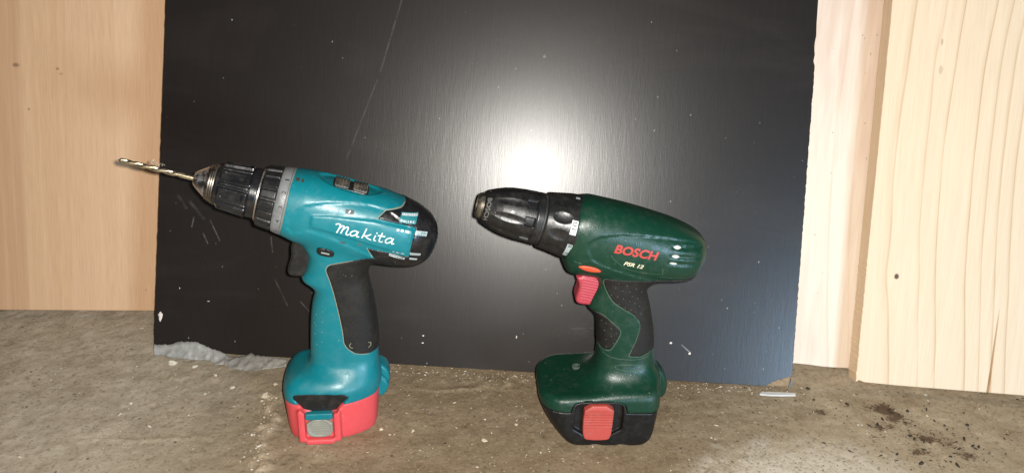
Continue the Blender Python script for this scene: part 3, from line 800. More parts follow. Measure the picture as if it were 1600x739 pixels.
def text_bm(body, x, z, size, width, ang=0.0, shear=0.0, bold=0.0):
    """sans letters as flat faces: lower left corner at (x, z), height size mm, total width mm"""
    cu = bpy.data.curves.new('lettering', 'FONT'); cu.body = body; cu.size = 1.0; cu.shear = shear; cu.offset = bold; cu.resolution_u = 4
    o = bpy.data.objects.new('lettering', cu); COL.objects.link(o)
    dg = bpy.context.evaluated_depsgraph_get(); me = bpy.data.meshes.new_from_object(o.evaluated_get(dg))
    bpy.data.objects.remove(o); bpy.data.curves.remove(cu)
    bm = bmesh.new(); bm.from_mesh(me); bpy.data.meshes.remove(me)
    xs = [v.co.x for v in bm.verts]; ys = [v.co.y for v in bm.verts]
    sx, sy = width / (max(xs) - min(xs)), size / (max(ys) - min(ys)); x0, y0 = min(xs), min(ys)
    c, s = math.cos(R(ang)), math.sin(R(ang))
    for v in bm.verts:
        a, b = (v.co.x - x0) * sx, (v.co.y - y0) * sy
        v.co = Vector((x + c * a - s * b, z + s * a + c * b, 0))
    bmesh.ops.remove_doubles(bm, verts=bm.verts, dist=0.01)
    return bm

def wrap(name, ax, bm, material, parent, s0, phi0, r_of, off=0.12):
    """lays flat faces (u along the axis, v round it, mm) on a turned part"""
    bmesh.ops.triangulate(bm, faces=bm.faces[:])
    for _ in range(3):
        e = [k for k in bm.edges if k.calc_length() > 1.2]
        if not e: break
        bmesh.ops.subdivide_edges(bm, edges=e, cuts=1); bmesh.ops.triangulate(bm, faces=bm.faces[:])
    for v in bm.verts:
        s_ = s0 + v.co.x; r_ = r_of(s_) + off
        v.co = Vector(ax.ring(s_, r_, phi0 + v.co.y / r_))
    bm.normal_update()
    me = bpy.data.meshes.new(name); bm.to_mesh(me); bm.free()
    return link(name, me, material, parent)

# ------------------------------------------------------------------ teal drill
def teal_drill():
    root = thing('cordless_drill', (-0.148, 0.553, 0.0), R(8))
    tag(root, 'teal and black cordless drill with red battery and drill bit, left of the two', 'drill')
    g = Grid((-44, -36, -2), (96, 36, 236), 0.9)
    ax = Axis(-21.8, 203.2, 15.6)
    S, T = ax.st(g.X, g.Z)
    bar = g.norm(barrel(g, ax, [(-2, 25.6, 25.6, 25.6), (0, 25.8, 26, 25.8), (8, 27, 28.2, 27), (15, 27.6, 28.6, 27.5), (38, 28, 29, 28), (55, 27.0, 30, 28), (66, 27.0, 30, 28), (75, 25.9, 30, 27.5), (88, 23.6, 28.8, 26),
                               (97, 21.2, 27.2, 23.8), (104, 18.2, 25.0, 21), (108.5, 15.5, 22.0, 18), (112, 11.4, 17.5, 14), (114.3, 6.4, 11, 8.5), (115.4, 2.2, 4, 3)], 2.25))
    han = g.norm(column(g, [(190, -16), (170, -14), (160, -11), (150, -13), (145, -15.5), (141.5, -17), (138.5, -16.3), (134, -11.0), (128, -7.9), (115, -10.6), (100, -12.5), (80, -13.9), (60, -15), (40, -16)],
                        [(190, 44), (175, 43), (160, 39), (150, 36), (141, 34.4), (131, 35.8), (120, 38), (102, 40.1), (87, 41), (65, 41), (40, 40)],
                        [(190, 20), (160, 19.5), (140, 17.5), (120, 17), (100, 17.3), (80, 17.8), (60, 19), (40, 20)], 2.6, 44, 182))
    half = [(-38.5, 0), (-37.6, -15), (-34, -25.5), (-25, -31.0), (-6, -33), (10, -32.8), (22, -29), (33, -22.5), (39.5, -16), (41.5, -7), (41.8, 0)]
    plan = chaikin(half + [(x_, -y_) for x_, y_ in half[-2:0:-1]], 2)
    d2 = g.xy(plan)
    ins = np.interp(g.ax[2], [0, 4, 10, 36, 48, 58], [3.6, 2.6, 1.9, 0.3, 0.2, 1.2])[None, None, :].astype(np.float32)
    side = d2 + ins
    top = smax(side, g.Z - 60 - 0.05 * (g.X - 5), 19)
    base = np.maximum(top, -g.Z)
    F = smin(smin(bar, han, 7), base, 9)
    F = np.maximum(F, -S - 2)
    # moulded swoosh: the flank below it lies a little deeper
    vis = nstep(6, 14, np.abs(g.Y))
    sw = g.xz(SW_TEAL); F = F + 1.0 * vis * nstep(0.9, -0.9, sw)
    # raised name plate
    pl = g.xz(PLATE_TEAL); F = F - 1.1 * vis * nstep(0.6, -0.6, pl)
    # oval hollow for the gear slider on top
    hol = ((S - 40) / 25) ** 2 + (g.Y / 13.5) ** 2
    F = F + 2.2 * nstep(1.0, 0.72, hol) * (T > 10)
    rec = chaikin([(-28.5, 42.6), (-25.5, 46.6), (12, 46.6), (18.4, 42), (11.6, 36), (6, 28), (-18.4, 29.4), (-23.8, 37.4)], 1)
    r2 = g.xz(rec); front = g.Y + 28.2
    carve = np.maximum(r2, front)
    hs = np.maximum(F, 36.2 - g.Z); hs = smax(hs, -carve, 0.8)
    housing = field_part('housing', g, hs, M['teal'], root, 2)
    bt = np.maximum(base + 0.35, g.Z - 36.0)
    bt = smax(bt, -carve, 0.8)
    ridge = g.box(-24.6, 10.4, -34.6, -20, 1.0, 34, 2.5); bt = smin(bt, np.maximum(ridge, g.Z - 36.0 + 0.9 * np.maximum(np.abs(g.X + 7) - 12.5, 0)), 1.2)
    bt = smin(bt, g.box(-18.5, 4.5, -36.2, -24, 0.0, 5.0, 1.4), 1.0)
    bt = smax(bt, -np.maximum(g.box(-18.6, 4.6, -50, -29.6, 5.0, 60, 1.5), g.Y + 29.6), 0.8)
    bt = smax(bt, -carve, 0.8)
    battery = field_part('battery', g, bt, M['red'], root, 1)
    gl = Grid((-32, -34, 24), (22, -22, 50), 0.7)
    lr = gl.xz(rec)
    field_part('latch_recess', gl, np.maximum(lr + 0.1, np.abs(gl.Y + 26.9) - 2.1), M['black'], battery, 1)
    gb = Grid((-22, -38, 0), (8, -24, 36), 0.6)
    field_part('latch', gb, gb.box(-18.0, 4.0, -33.6, -27, 23.4, 29.6, 0.9), M['teal'], battery, 1)
    bsh = chaikin([(-17.6, 22.8), (3.4, 22.8), (3.6, 8.4), (-1.2, 5.4), (-13.4, 5.4), (-17.8, 8.4)], 1)
    dish = ((gb.X + 7.2) / 9.6) ** 2 + ((gb.Z - 14.6) / 8.2) ** 2
    field_part('release_button', gb, smax(gb.xz(bsh), np.abs(gb.Y + 29.8) - 3.1 + 0.6 * nstep(1.0, 0.8, dish) - 0.18 * np.cos(gb.Z * 2.6) * (dish < 0.8), 0.9), M['button_grey'], battery, 1)
    # rear cap of the motor and rubber grip, both sitting proud of the housing
    cp = g.xz(CAP_TEAL)
    cap = field_part('rear_cap', g, smax(F - 0.55, cp, 0.8), M['black_gloss'], root, 1)
    gp = g.xz(GRIP_TEAL)
    grip = field_part('grip', g, smax(F - 0.7, gp, 0.8), M['rubber'], root, 1)
    # trigger
    gt = Grid((-34, -11, 138), (0, 11, 180), 0.7)
    tp = gt.xz(chaikin([(-20, 176), (-22.9, 168), (-23.0, 160), (-26.8, 149.5), (-26.6, 145), (-23.8, 143.0), (-12, 142.4), (-4, 150), (-4, 176)], 1))
    field_part('trigger', gt, smax(tp, np.abs(gt.Y) - 8.5, 3.0), M['black'], root, 1)
    sw_ = g.xz(chaikin([(-2.4, 170.6), (-1.2, 174.4), (1.5, 175.0), (9.4, 173.2), (11.6, 170.2), (10.8, 166.6), (8.4, 165.6), (0.4, 166.8), (-1.8, 168.2)], 1))
    field_part('direction_switch', g, np.maximum(smax(F - 1.3, sw_, 1.0), g.Y), M['black'], root, 1)
    gs = Grid((4, -12, 206), (46, 12, 230), 0.6)
    Ss, Ts = ax.st(gs.X, gs.Z); rad_ = np.hypot(Ts, gs.Y)
    sl = field_part('gear_slider', gs, np.maximum(smax(np.abs(Ss - 41) - 13.6, np.abs(gs.Y) - 9.4, 3) , np.maximum(rad_ - 26.6, 21 - Ts)), M['black'], root, 1)
    for sc_ in (34.0, 48.0):
        pad = smax(smax(np.abs(Ss - sc_) - 5.6, np.abs(gs.Y) - 8.8, 2), np.maximum(rad_ - 27.9 - 0.5 * np.cos((Ss - sc_) * 2.6), 22 - Ts), 0.5)
        field_part('ribbed_pad', gs, pad, M['slider'], sl, 0)
    # rear foot bracket
    gh = Grid((32, -6, 14), (56, 26, 60), 0.8)
    hk = gh.xz(chaikin([(34, 54), (42, 52.5), (47.8, 48), (50.2, 40), (49.4, 30), (46.0, 21.0), (40, 18.6), (34, 18.6)], 2))
    hb_ = smax(hk, np.abs(gh.Y - 10) - 8.5, 3.0)
    hb_ = hb_ + 1.4 * nstep(1.6, 0.4, np.abs((gh.X - 45) * 0.75 + (gh.Z - 37) * 0.66 - 0.5))
    field_part('rear_bracket', gh, hb_, M['teal'], root, 1)
    # collar: grey number ring and black ribbed grip ring
    lathe('joint_ring', ax, [(-0.6, 22), (-0.7, 26.15), (-1.0, 26.45), (-2.0, 26.45), (-2.3, 26.1), (-2.4, 22)], M['label_rim'], root)
    lathe('number_ring', ax, [(-2.2, 24.6), (-2.4, 26.0), (-2.8, 26.2), (-6.5, 25.6), (-8.4, 25.2), (-9.2, 24.4), (-9.2, 12)], M['grey_ring'], root)
    def ribbed(n, lo, hi, duty, a, b, h):
        def f(s_, ph):
            u = (ph * n / (2 * math.pi)) % 1.0; w = sstep(0.0, 0.10, u) * (1 - sstep(duty, duty + 0.10, u))
            return h * w * sstep(a, a + 1.0, s_) * (1 - sstep(b - 1.0, b, s_))
        return f
    collar = lathe('torque_collar', ax, [(-8.6, 14), (-8.6, 23.4), (-9.4, 23.8), (-20.6, 22.2), (-21.8, 21.4), (-22.2, 18), (-22.2, 10)], M['black'], root, 288, ribbed(18, 0, 1, 0.72, -21.4, -9.2, 1.35))
    lathe('washer', ax, [(-21.5, 15), (-21.6, 20.2), (-22.9, 20.2), (-23.3, 15)], M['steel'], root, 96)
    def sleeve(s_, ph):
        u = (ph * 8 / (2 * math.pi) + 0.18) % 1.0
        pad = sstep(0.0, 0.05, u) * (1 - sstep(0.56, 0.61, u)); gro = sstep(0.10, 0.14, u) * (1 - sstep(0.42, 0.46, u))
        a = sstep(-51.5, -50.0, s_) * (1 - sstep(-30.5, -29.2, s_)); b = sstep(-48.5, -47.5, s_) * (1 - sstep(-33.5, -32.5, s_))
        rib = sstep(0.70, 0.74, u) * (1 - sstep(0.84, 0.88, u))
        return (1.7 * pad - 0.9 * gro * b) * a + 0.9 * rib * a
    chuck = lathe('chuck', ax, [(-23.0, 10), (-23.0, 18.6), (-23.8, 19.2), (-28.6, 19.2), (-29.2, 18.2), (-50, 16.4), (-53.2, 16.0), (-54.4, 15.2)], M['black_gloss'], root, 256, sleeve)
    lathe('nose_ring', ax, [(-52.5, 15.4), (-53.6, 15.7), (-54.4, 15.2), (-55.2, 15.3), (-55.9, 14.6), (-56.7, 14.7), (-57.4, 14.0), (-58.3, 14.1), (-59.2, 13.2), (-60.2, 12.8), (-60.6, 12.0)], M['dark_steel'], chuck, 96)
    def facet(s_, ph):
        u = ((ph * 3 / (2 * math.pi) + 0.12) % 1.0 - 0.5) * 2
        return -0.9 * (1 - sstep(0.16, 0.24, abs(u))) * sstep(-60.6, -62.4, s_) if s_ > -62.4 else -0.9 * (1 - sstep(0.16, 0.24, abs(u)))
    lathe('chuck_nose', ax, [(-60.0, 12.3), (-61, 11.9), (-67.5, 7.0), (-69.0, 5.6), (-70.0, 4.6), (-70.2, 3.0), (-66, 2.6)], M['steel'], chuck, 144, facet)
    # drill bit, held in the chuck
    V, Q = [], []; n = 22; rad = 2.0
    stations = [-66 - 0.6 * i for i in range(int((123.4 - 66) / 0.6) + 1)]
    for s_ in stations:
        fl_u = sstep(-78, -82, s_) if s_ < -78 else 0.0
        fl_u = sstep(0, 1, (-78 - s_) / 4)
        tip = min(1.0, max(0.04, (123.4 + s_) / 2.2)); tw = (s_ + 78) * 2 * math.pi / 21.0
        for j in range(n):
            a = 2 * math.pi * j / n
            cut = max(0.0, math.cos(2 * (a - tw))) ** 1.4
            r_ = rad * tip * (1 - 0.55 * fl_u * cut)
            V.append(ax.ring(s_, r_, a))
    for i in range(len(stations) - 1):
        for j in range(n):
            k = (j + 1) % n; Q.append((i * n + j, (i + 1) * n + j, (i + 1) * n + k, i * n + k))
    me = mesh_np('drill_bit', V, Q)
    bm = bmesh.new(); bm.from_mesh(me)
    bmesh.ops.holes_fill(bm, edges=[e for e in bm.edges if e.is_boundary], sides=0); bmesh.ops.recalc_face_normals(bm, faces=bm.faces); bm.to_mesh(me); bm.free()
    bit = link('drill_bit', me, M['bit_steel']); bit.location = root.location; bit.rotation_euler = root.rotation_euler
    rs_ = random.Random(5); W2 = []
    bm = bmesh.new()
    for q in range(7):
        p0 = Vector(ax.ring(-98 + rs_.uniform(-4, 5), 2.3, R(rs_.uniform(50, 110)))); pts = []
        d_ = Vector((rs_.uniform(-0.4, 0.6), rs_.uniform(-0.6, 0.3), rs_.uniform(0.4, 1.0)))
        for k in range(5):
            p0 = p0 + d_ * 0.0012; d_ = d_ + Vector((rs_.uniform(-0.5, 0.5), rs_.uniform(-0.5, 0.5), rs_.uniform(-0.6, 0.3)))
            pts.append((bm.verts.new(p0), bm.verts.new(p0 + Vector((rs_.uniform(0.2, 0.5), -0.3, rs_.uniform(-0.4, 0.2))) * 0.0026)))
        for a, b in zip(pts[:-1], pts[1:]): bm.faces.new((a[0], a[1], b[1], b[0]))
    me = bpy.data.meshes.new('swarf'); bm.to_mesh(me); bm.free()
    link('swarf', me, M['swarf'], bit)
    tag(bit, 'brassy twist drill bit held in the chuck of the teal drill', 'drill bit')
    return root, ax, housing, cap, grip, battery, collar, chuck

SW_TEAL = [(-22, 193), (-19.5, 201), (-14.1, 207.2), (-6.7, 210.5), (7.8, 211.8), (23.7, 210.8), (39.9, 207.8), (53, 203.6), (68, 192), (66, 169), (39.8, 167.4), (11.4, 184), (-6.7, 191.0), (-18.9, 187.5)]
PLATE_TEAL = [(-3.2, 203.1), (12, 202.3), (42.2, 197.9), (71.2, 189.1), (68.2, 179.6), (66.2, 169.0), (37.1, 179.8), (11.7, 189.1), (-4.5, 194.0)]
CAP_TEAL = [(73, 240), (69.5, 214), (67.4, 205), (62, 203.4), (51.0, 203.9), (43.8, 199.0), (72.4, 190.2), (69.2, 179.4), (67.0, 167.2), (52.2, 171.8), (35.8, 176.4), (38.1, 171.3), (40, 167.2), (46, 160), (70, 140), (120, 140), (120, 240)]
GRIP_TEAL = [(40, 166), (24.5, 162.4), (7.9, 159.0), (4.8, 156.4), (4.0, 153.0), (6.4, 143.4), (8.9, 130.9), (11.7, 113.8), (14.0, 96.4), (14.7, 86.8), (17.6, 81.5), (23.7, 76.7), (33.8, 74.6), (60, 76.2), (60, 150), (50, 166)]

# ------------------------------------------------------------------ green drill
def green_drill():
    root = thing('cordless_drill', (0.090, 0.568, 0.0), R(4))
    tag(root, 'dark green cordless drill with black battery and red trigger, right of the two', 'drill')
    g = Grid((-66, -40, -2), (70, 40, 220), 0.9)
    ax = Axis(-41.8, 187.6, 12.6)
    S, T = ax.st(g.X, g.Z)
    bar = g.norm(barrel(g, ax, [(-3.5, 24.5, 26, 25), (0, 25.8, 31, 26), (2.5, 26.5, 34.3, 26.5), (6, 27.3, 36.6, 27), (15, 27.5, 36.6, 27.5), (35, 27.6, 34.2, 27.5), (55, 26.6, 31.2, 27.5), (75, 24.9, 27.3, 26.5), (89, 22.3, 24.2, 24.5),
                               (97, 19.8, 21.6, 22.2), (102.5, 16.6, 19.0, 18.8), (106.5, 11.8, 15.0, 13.6), (109.0, 6.2, 9.2, 7.4), (110.2, 2.0, 3.2, 2.6)], 2.3))
    han = g.norm(column(g, [(175, -24), (165, -24), (150, -22), (140, -21), (130, -24.5), (124, -26.6), (120, -26.2), (115.7, -21.8), (109, -17.6), (98.5, -15.7), (77, -14.2), (60, -14.5), (40, -15)],
                        [(175, 36), (165, 34), (150, 29), (142, 23.6), (134.8, 21.4), (115.8, 26.8), (97.8, 31.2), (80.8, 33.7), (66.7, 35.4), (40, 36)],
                        [(175, 20), (150, 19), (130, 17.5), (110, 17), (90, 17.2), (70, 18), (40, 20)], 2.6, 40, 172))
    rr = 11.0
    plan = []
    for cx, cy, a0 in ((38.6 - rr, 37 - rr, 0), (-63.5 + 23, 37 - 23, 90), (-63.5 + 23, -37 + 23, 180), (38.6 - rr, -37 + rr, 270)):
        q = 23 if a0 in (90, 180) else rr
        plan += [(cx + q * math.cos(R(a0 + i * 15)), cy + q * math.sin(R(a0 + i * 15))) for i in range(7)]
    d2 = g.xy(plan)
    ins = np.interp(g.ax[2], [0, 3, 8, 35, 50], [2.6, 1.2, 0.5, 0.0, 1.0])[None, None, :].astype(np.float32)
    slant = (-(g.X + 62.5) + (33 - g.Z) * 0.78) / 1.27
    tail = g.X - 38.6 + (36 - g.Z) * 0.13
    side = np.maximum(smax(d2 + ins, slant, 9), np.maximum(tail, smax(tail, -g.Z, 16)))
    side = np.maximum(side, smax(slant, -g.Z, 8))
    top = smax(side, g.Z - 50.5 - (g.X + 10) * 0.07, 7)
    base = np.maximum(top, -g.Z)
    for cx in (-13.0, 9.5): base = smax(base, -(np.hypot(g.X - cx, (g.Z + 5.4)) - 7.0), 1.2)
    F = smin(smin(bar, han, 6), base, 23)
    F = np.maximum(F, -S - 3.5)
    vis = nstep(6, 14, np.abs(g.Y))
    F = F + 1.0 * vis * nstep(0.7, -0.5, g.xz(SW_GREEN))
    # three cooling slots at the back
    for (sx, sz) in VENTS: F = F + 0.9 * vis * nstep(1.0, 0.6, ((g.X - sx) / 15) ** 2 + ((g.Z - sz + 0.12 * (g.X - sx)) / 1.6) ** 2)
    arch = chaikin([(-37, 20), (-37, 40), (-32, 46.0), (5, 46.6), (10.4, 41), (10.6, 20)], 2)
    ar = np.maximum(g.xz(arch), g.Y + 12)
    upper = np.maximum(36.0 - g.Z, -ar)
    pocket = np.maximum(g.xz(chaikin([(-33, 12), (-33, 40), (-30.5, 43.6), (4.0, 44.2), (7.2, 41), (7.4, 12)], 1)), g.Y + 32.6)
    hs = smax(np.maximum(F, upper), -pocket, 0.8)
    housing = field_part('housing', g, hs, M['green'], root, 2)
    low = np.minimum(g.Z - 35.7, ar + 0.25)
    bt = smax(np.maximum(np.maximum(base + 0.3, low), -g.Z), -pocket, 1.5)
    battery = field_part('battery', g, bt, M['battery_black'], root, 1)
    gb = Grid((-30, -42, 4), (4, -28, 48), 0.6)
    bsh = chaikin([(-25.6, 43.2), (-1.4, 43.6), (-0.6, 26), (-1.4, 10.4), (-6, 8.6), (-20, 8.6), (-24.8, 10.6), (-26.0, 26)], 1)
    prof = np.interp(gb.ax[2], [8, 14, 22, 32, 40, 44], [0.6, 1.0, 1.6, 1.2, 0.3, 1.2])[None, None, :]
    field_part('release_button', gb, smax(gb.xz(bsh), np.abs(gb.Y + 34.2) - 4.4 + prof - 0.20 * np.cos(gb.Z * 2.3) * ((gb.Z > 21) & (gb.Z < 36)), 0.9), M['coral'], battery, 1)
    f_g = field_part('front_grip', g, smax(F - 0.6, g.xz(GRIPF_GREEN), 0.8), M['rubber'], root, 1)
    r_g = field_part('grip', g, smax(F - 0.6, g.xz(GRIPR_GREEN), 0.8), M['rubber'], root, 1)
    field_part('direction_button', g, np.maximum(smax(F - 1.2, g.xz(oval(-30.3, 162.6, 9.9, 2.9, -13, 28, 1.25)), 1.2), g.Y), M['orange'], root, 1)
    gt = Grid((-44, -12, 116), (-10, 12, 152), 0.6)
    tp = gt.xz(chaikin([(-38.6, 148.5), (-35.4, 142), (-34.6, 137), (-36.8, 128), (-36.2, 124.0), (-33.0, 122.2), (-22, 121.2), (-14, 130), (-14, 149)], 1))
    tf = smax(tp, np.abs(gt.Y) - 9.0, 3.5)
    tf = tf + 0.25 * np.cos(gt.Z * 2.5 + gt.X * 0.5) * ((gt.X > -33) & (gt.Z > 126))
    field_part('trigger', gt, tf, M['trigger_red'], root, 1)
    gh = Grid((30, -6, 16), (60, 26, 64), 0.8)
    hk = gh.xz(chaikin([(32, 58), (40, 56.5), (47.5, 51), (53.0, 41), (53.6, 28), (50.5, 22.6), (44, 21.6), (32, 21.6)], 2))
    field_part('rear_bracket', gh, smax(hk, np.abs(gh.Y - 10) - 8.0, 4.0), M['green'], root, 1)
    # collar with thumb scallops, chuck sleeve with flutes
    def scal(s_, ph):
        u = ((ph * 11 / (2 * math.pi) + 0.47) % 1.0 - 0.5) * 2; v = (s_ + 15.0) / 7.6
        d = v * v + (u / 0.66) ** 2
        return -1.0 * max(0.0, 1 - d) ** 0.8
    collar = lathe('torque_collar', ax, [(1.0, 20), (1.0, 24.8), (0.2, 25.4), (-1.6, 25.7), (-8, 25.2), (-24.0, 22.4), (-26.2, 21.9), (-27.0, 21.0), (-27.2, 12)], M['black'], root, 240, scal)
    lathe('collar_gap', ax, [(-26.6, 12), (-26.6, 20.2), (-29.0, 20.2), (-29.0, 12)], M['dark_print'], root, 72)
    def flute(s_, ph):
        u = ((ph * 9 / (2 * math.pi) + 0.30) % 1.0 - 0.5) * 2; v = (s_ + 54.5) / 14.5
        d = v * v + (u / 0.52) ** 2
        k = -1.1 * max(0.0, 1 - d) ** 1.2
        w = (ph * 9 / (2 * math.pi) + 0.02) % 1.0
        blk = sstep(0.0, 0.05, w) * (1 - sstep(0.5, 0.55, w))
        k += -1.4 * blk * sstep(-42.6, -42.2, s_) * (1 - sstep(-35.2, -34.8, s_))
        k += -0.5 * (sstep(-34.4, -34.1, s_) * (1 - sstep(-33.6, -33.3, s_)))
        return k
    chuck = lathe('chuck', ax, [(-28.2, 10), (-28.2, 20.0), (-28.8, 20.6), (-35, 20.5), (-43.8, 20.1), (-53.6, 19.1), (-60, 17.7), (-65, 16.0), (-69.5, 14.2), (-73.0, 12.6), (-74.0, 11.6), (-74.2, 6)], M['chuck_black'], root, 252, flute)
    lathe('chuck_nose', ax, [(-70, 9.6), (-74.6, 9.8), (-75.0, 10.2), (-77.6, 9.6), (-78.6, 8.6), (-78.7, 6.4), (-76.0, 5.2), (-70, 4.6)], M['brass'], chuck, 96)
    return root, ax, housing, f_g, r_g, battery, collar, chuck

SW_GREEN = [(-30, 172), (-33.6, 180), (-34.1, 184.6), (-31.5, 188.2), (-24.5, 191.4), (-9.8, 192.8), (10.3, 191.6), (25.7, 189.6), (44, 186), (66, 180), (66, 150), (20, 152), (-10, 162), (-24, 168)]
VENTS = [(44.5, 180.8), (43.5, 174.0), (42.5, 168.2)]
GRIPF_GREEN = [(-40, 119.2), (-19.8, 119.2), (-13.8, 117.0), (-6.2, 110.6), (0.1, 104.8), (1.2, 100.3), (-1.7, 91.3), (-4.9, 84.4), (-9.9, 82.8), (-15.4, 85.8), (-40, 90)]
GRIPR_GREEN = [(-14.2, 151.9), (-16.9, 149.0), (-14.9, 141.4), (-8.2, 130.8), (1.3, 123.8), (10.9, 117.5), (15.4, 111.6), (16.7, 105.8), (14.8, 94.5), (11.0, 82.4), (10.6, 79.3), (20.5, 78.8), (29.3, 81.8), (60, 83), (60, 151.9)]

tdrill = teal_drill()
gdrill = green_drill()

# ------------------------------------------------------------------ prints, seams and small marks
def tf(strokes, x0, z0, ang, k=1.0):
    c, s_ = math.cos(R(ang)), math.sin(R(ang))
    return [[(x0 + k * (c * p[0] - s_ * p[1]), z0 + k * (s_ * p[0] + c * p[1])) + tuple(p[2:]) for p in S] for S in strokes]

def teal_prints(root, ax, housing, cap, grip, battery, collar, chuck):
    hs, cs, gs = Skin([housing]), Skin([cap]), Skin([grip])
    a_ = [spline([(16.6, 3.9), (14.6, 4.7), (12.3, 3.6), (11.4, 1.7), (12.2, 0.25), (13.8, 0.5), (15.6, 2.1), (16.7, 4.3)]), spline([(16.9, 4.8), (16.2, 1.6), (16.7, 0.25), (18.3, 0.8)])]
    W_ = [spline([(-0.4, 6.3), (1.3, 7.3), (3.3, 7.0)]), spline([(3.3, 7.2), (2.6, 3.6), (1.6, -0.1)]),
          spline([(2.4, 3.2), (4.3, 6.1), (5.6, 6.5), (5.8, 5.2), (5.2, 2.6), (4.6, 0.1)]), spline([(5.4, 3.4), (7.5, 6.0), (8.9, 6.2), (9.1, 4.8), (8.5, 2.0), (8.6, 0.5), (9.7, 0.1), (10.6, 0.9)])] + a_ + [
          spline([(22.3, 8.4), (21.3, 4), (20.3, 0)]), spline([(26.4, 4.8), (24, 3), (21.2, 2.3)]), spline([(22.4, 2.7), (24.5, 1), (27.4, 0.2)]),
          spline([(29.9, 4.7), (29.2, 2), (29.4, 0.4), (31.0, 0.5)]), [(30.2, 6.0), (30.5, 7.1)],
          spline([(34.3, 7.6), (33.4, 3.6), (33.2, 0.9), (34.2, 0.1), (36, 0.8)]), [(31.4, 4.9), (37.0, 5.1)]] + [[(p[0] + 26.4, p[1]) for p in S] for S in a_]
    hs.drape('lettering', ribbons(tf(W_, 12.9, 190.4, -14.2), 1.0), M['white_print'], housing, 0.14, 1.0)
    hs.drape('marking', flat([rect(24.3, 204.9, 6.2, 2.9, -11)]), M['dark_print'], housing, 0.12)
    hs.drape('marking', ribbons([[(23.6, 204.2), (24.9, 205.6)]], 0.9), M['white_print'], housing, 0.22)
    Skin([o_ for o_ in root.children if o_.name.startswith('direction_switch')]).drape('switch_slit', ribbons([[(1.6, 170.6), (7.6, 169.4)]], 1.5), M['label_grey'], housing, 0.12)
    hs.drape('marking', ribbons([[(16.0, 181.4), (20.4, 180.3)], [(29.4, 179.6), (31.6, 178.8)]], 1.2), M['slider'], housing, 0.14)
    hs.drape('marking', ribbons([[(58.4, 190.9), (60.4, 190.2)], [(61.4, 190.1), (63.6, 189.3)], [(64.6, 189.1), (67.8, 188.0)]], 1.7), M['label_print'], housing, 0.16)
    hs.drape('marking', ribbons([[(55.0, 172.9), (56.4, 172.4)], [(57.6, 172.0), (60.0, 171.2)], [(61.2, 171.0), (63.6, 170.2)]], 1.0), M['white_print'], housing, 0.16)
    hs.drape('marking', ribbons([[(-14.4, 226.0), (-11.6, 225.4)], [(-10.4, 225.2), (-8.6, 224.8)]], 1.5), M['slider'], housing, 0.16)
    def rows(x0, z0, ux, uz, n, L, gap, seed):
        r_ = random.Random(seed); out = []; p = 0.0
        l_ = math.hypot(ux, uz); ux, uz = ux / l_, uz / l_
        while p < L:
            w_ = r_.uniform(0.5, 1.5); out.append([(x0 + ux * p, z0 + uz * p), (x0 + ux * min(p + w_, L), z0 + uz * min(p + w_, L))]); p += w_ + gap
        return out
    cs.drape('rating_label', flat([[(62.2, 201.6), (74.6, 198.4), (72.6, 192.6), (60.2, 195.6)]]), M['cyan_print'], cap, 0.14)
    cs.drape('label_print', ribbons(rows(62.6, 200.4, 12, -3.1, 0, 12.0, 0.22, 1), 1.3), M['label_print'], cap, 0.26)
    cs.drape('label_print', ribbons(rows(61.4, 196.7, 12, -3.0, 0, 11.2, 0.75, 2), 1.3), M['label_print'], cap, 0.26)
    cs.drape('rating_label', flat([[(72.8, 188.7), (81.6, 185.7), (80.6, 182.6), (71.8, 185.5)]]), M['label_grey'], cap, 0.14)
    cs.drape('label_print', ribbons(rows(76.5, 186.1, 8.6, -3.0, 0, 4.0, 0.3, 3) + rows(74.0, 185.4, 8.6, -3.0, 0, 6.4, 0.6, 4), 0.8), M['cyan_print'], cap, 0.26)
    cs.drape('label_print', flat([[(52.5, 171.0), (64.2, 166.6), (63.8, 164.6), (52.2, 169.0)], [(68.4, 171.0), (76.4, 168.7), (75.8, 166.8), (67.9, 169.0)], [(67.8, 166.2), (73.7, 164.2), (73.2, 162.6), (67.4, 164.4)]]), M['label_grey'], cap, 0.14)
    cs.drape('label_print', ribbons(rows(53.2, 169.9, 11.7, -4.4, 0, 10.6, 0.5, 5) + rows(68.8, 169.8, 8, -2.3, 0, 7.0, 0.5, 6), 0.55), M['dark_print'], cap, 0.26)
    # dusty seams where the black mouldings meet the teal
    seam = spline(GRIP_TEAL[1:13] , 6)
    hs.drape('seam', ribbons([seam], 0.55), M['seam_dust'], housing, 0.22)
    for P in ([(67.2, 205.4), (62, 203.7), (50.8, 204.2), (43.4, 199.0)], [(36.0, 176.6), (37.8, 171.3), (39.6, 167.0)]):
        hs.drape('seam', ribbons([P], 0.6), M['seam_dust'], housing, 0.25)
    studs(hs, [(-1.0, 115.1), (-1.5, 105.8), (-2.5, 96.3), (-3.0, 87.3), (-6.5, 111.1), (-6.8, 101.5), (-8.6, 93.0), (-7.5, 83.7), (-8.2, 103.0)], 0.5, M['stud_teal'], housing)
    gs.drape('moulding_mark', ribbons([spline([(20.2, 87.2), (18.9, 84.9), (20.0, 82.9), (21.6, 82.6)], 5), spline([(33.8, 85.6), (35.6, 84.4), (35.4, 82.0), (33.6, 80.8)], 5)], 0.5), M['seam_dust'], grip, 0.1)
    ro = lambda s_: np.interp(s_, [-8.4, -6.5, -1.2, 0], [25.2, 25.6, 26.3, 26.0])
    for a, txt, w in ((58, '1', 1.2), (33, '2', 2.6), (8, '3', 2.6), (-18, '4', 3.0), (-46, '5', 2.8)):
        wrap('numeral', ax, text_bm(txt, 0, 0, 3.0, w, 90), M['dark_print'], root, -3.2, R(a), ro, 0.1)

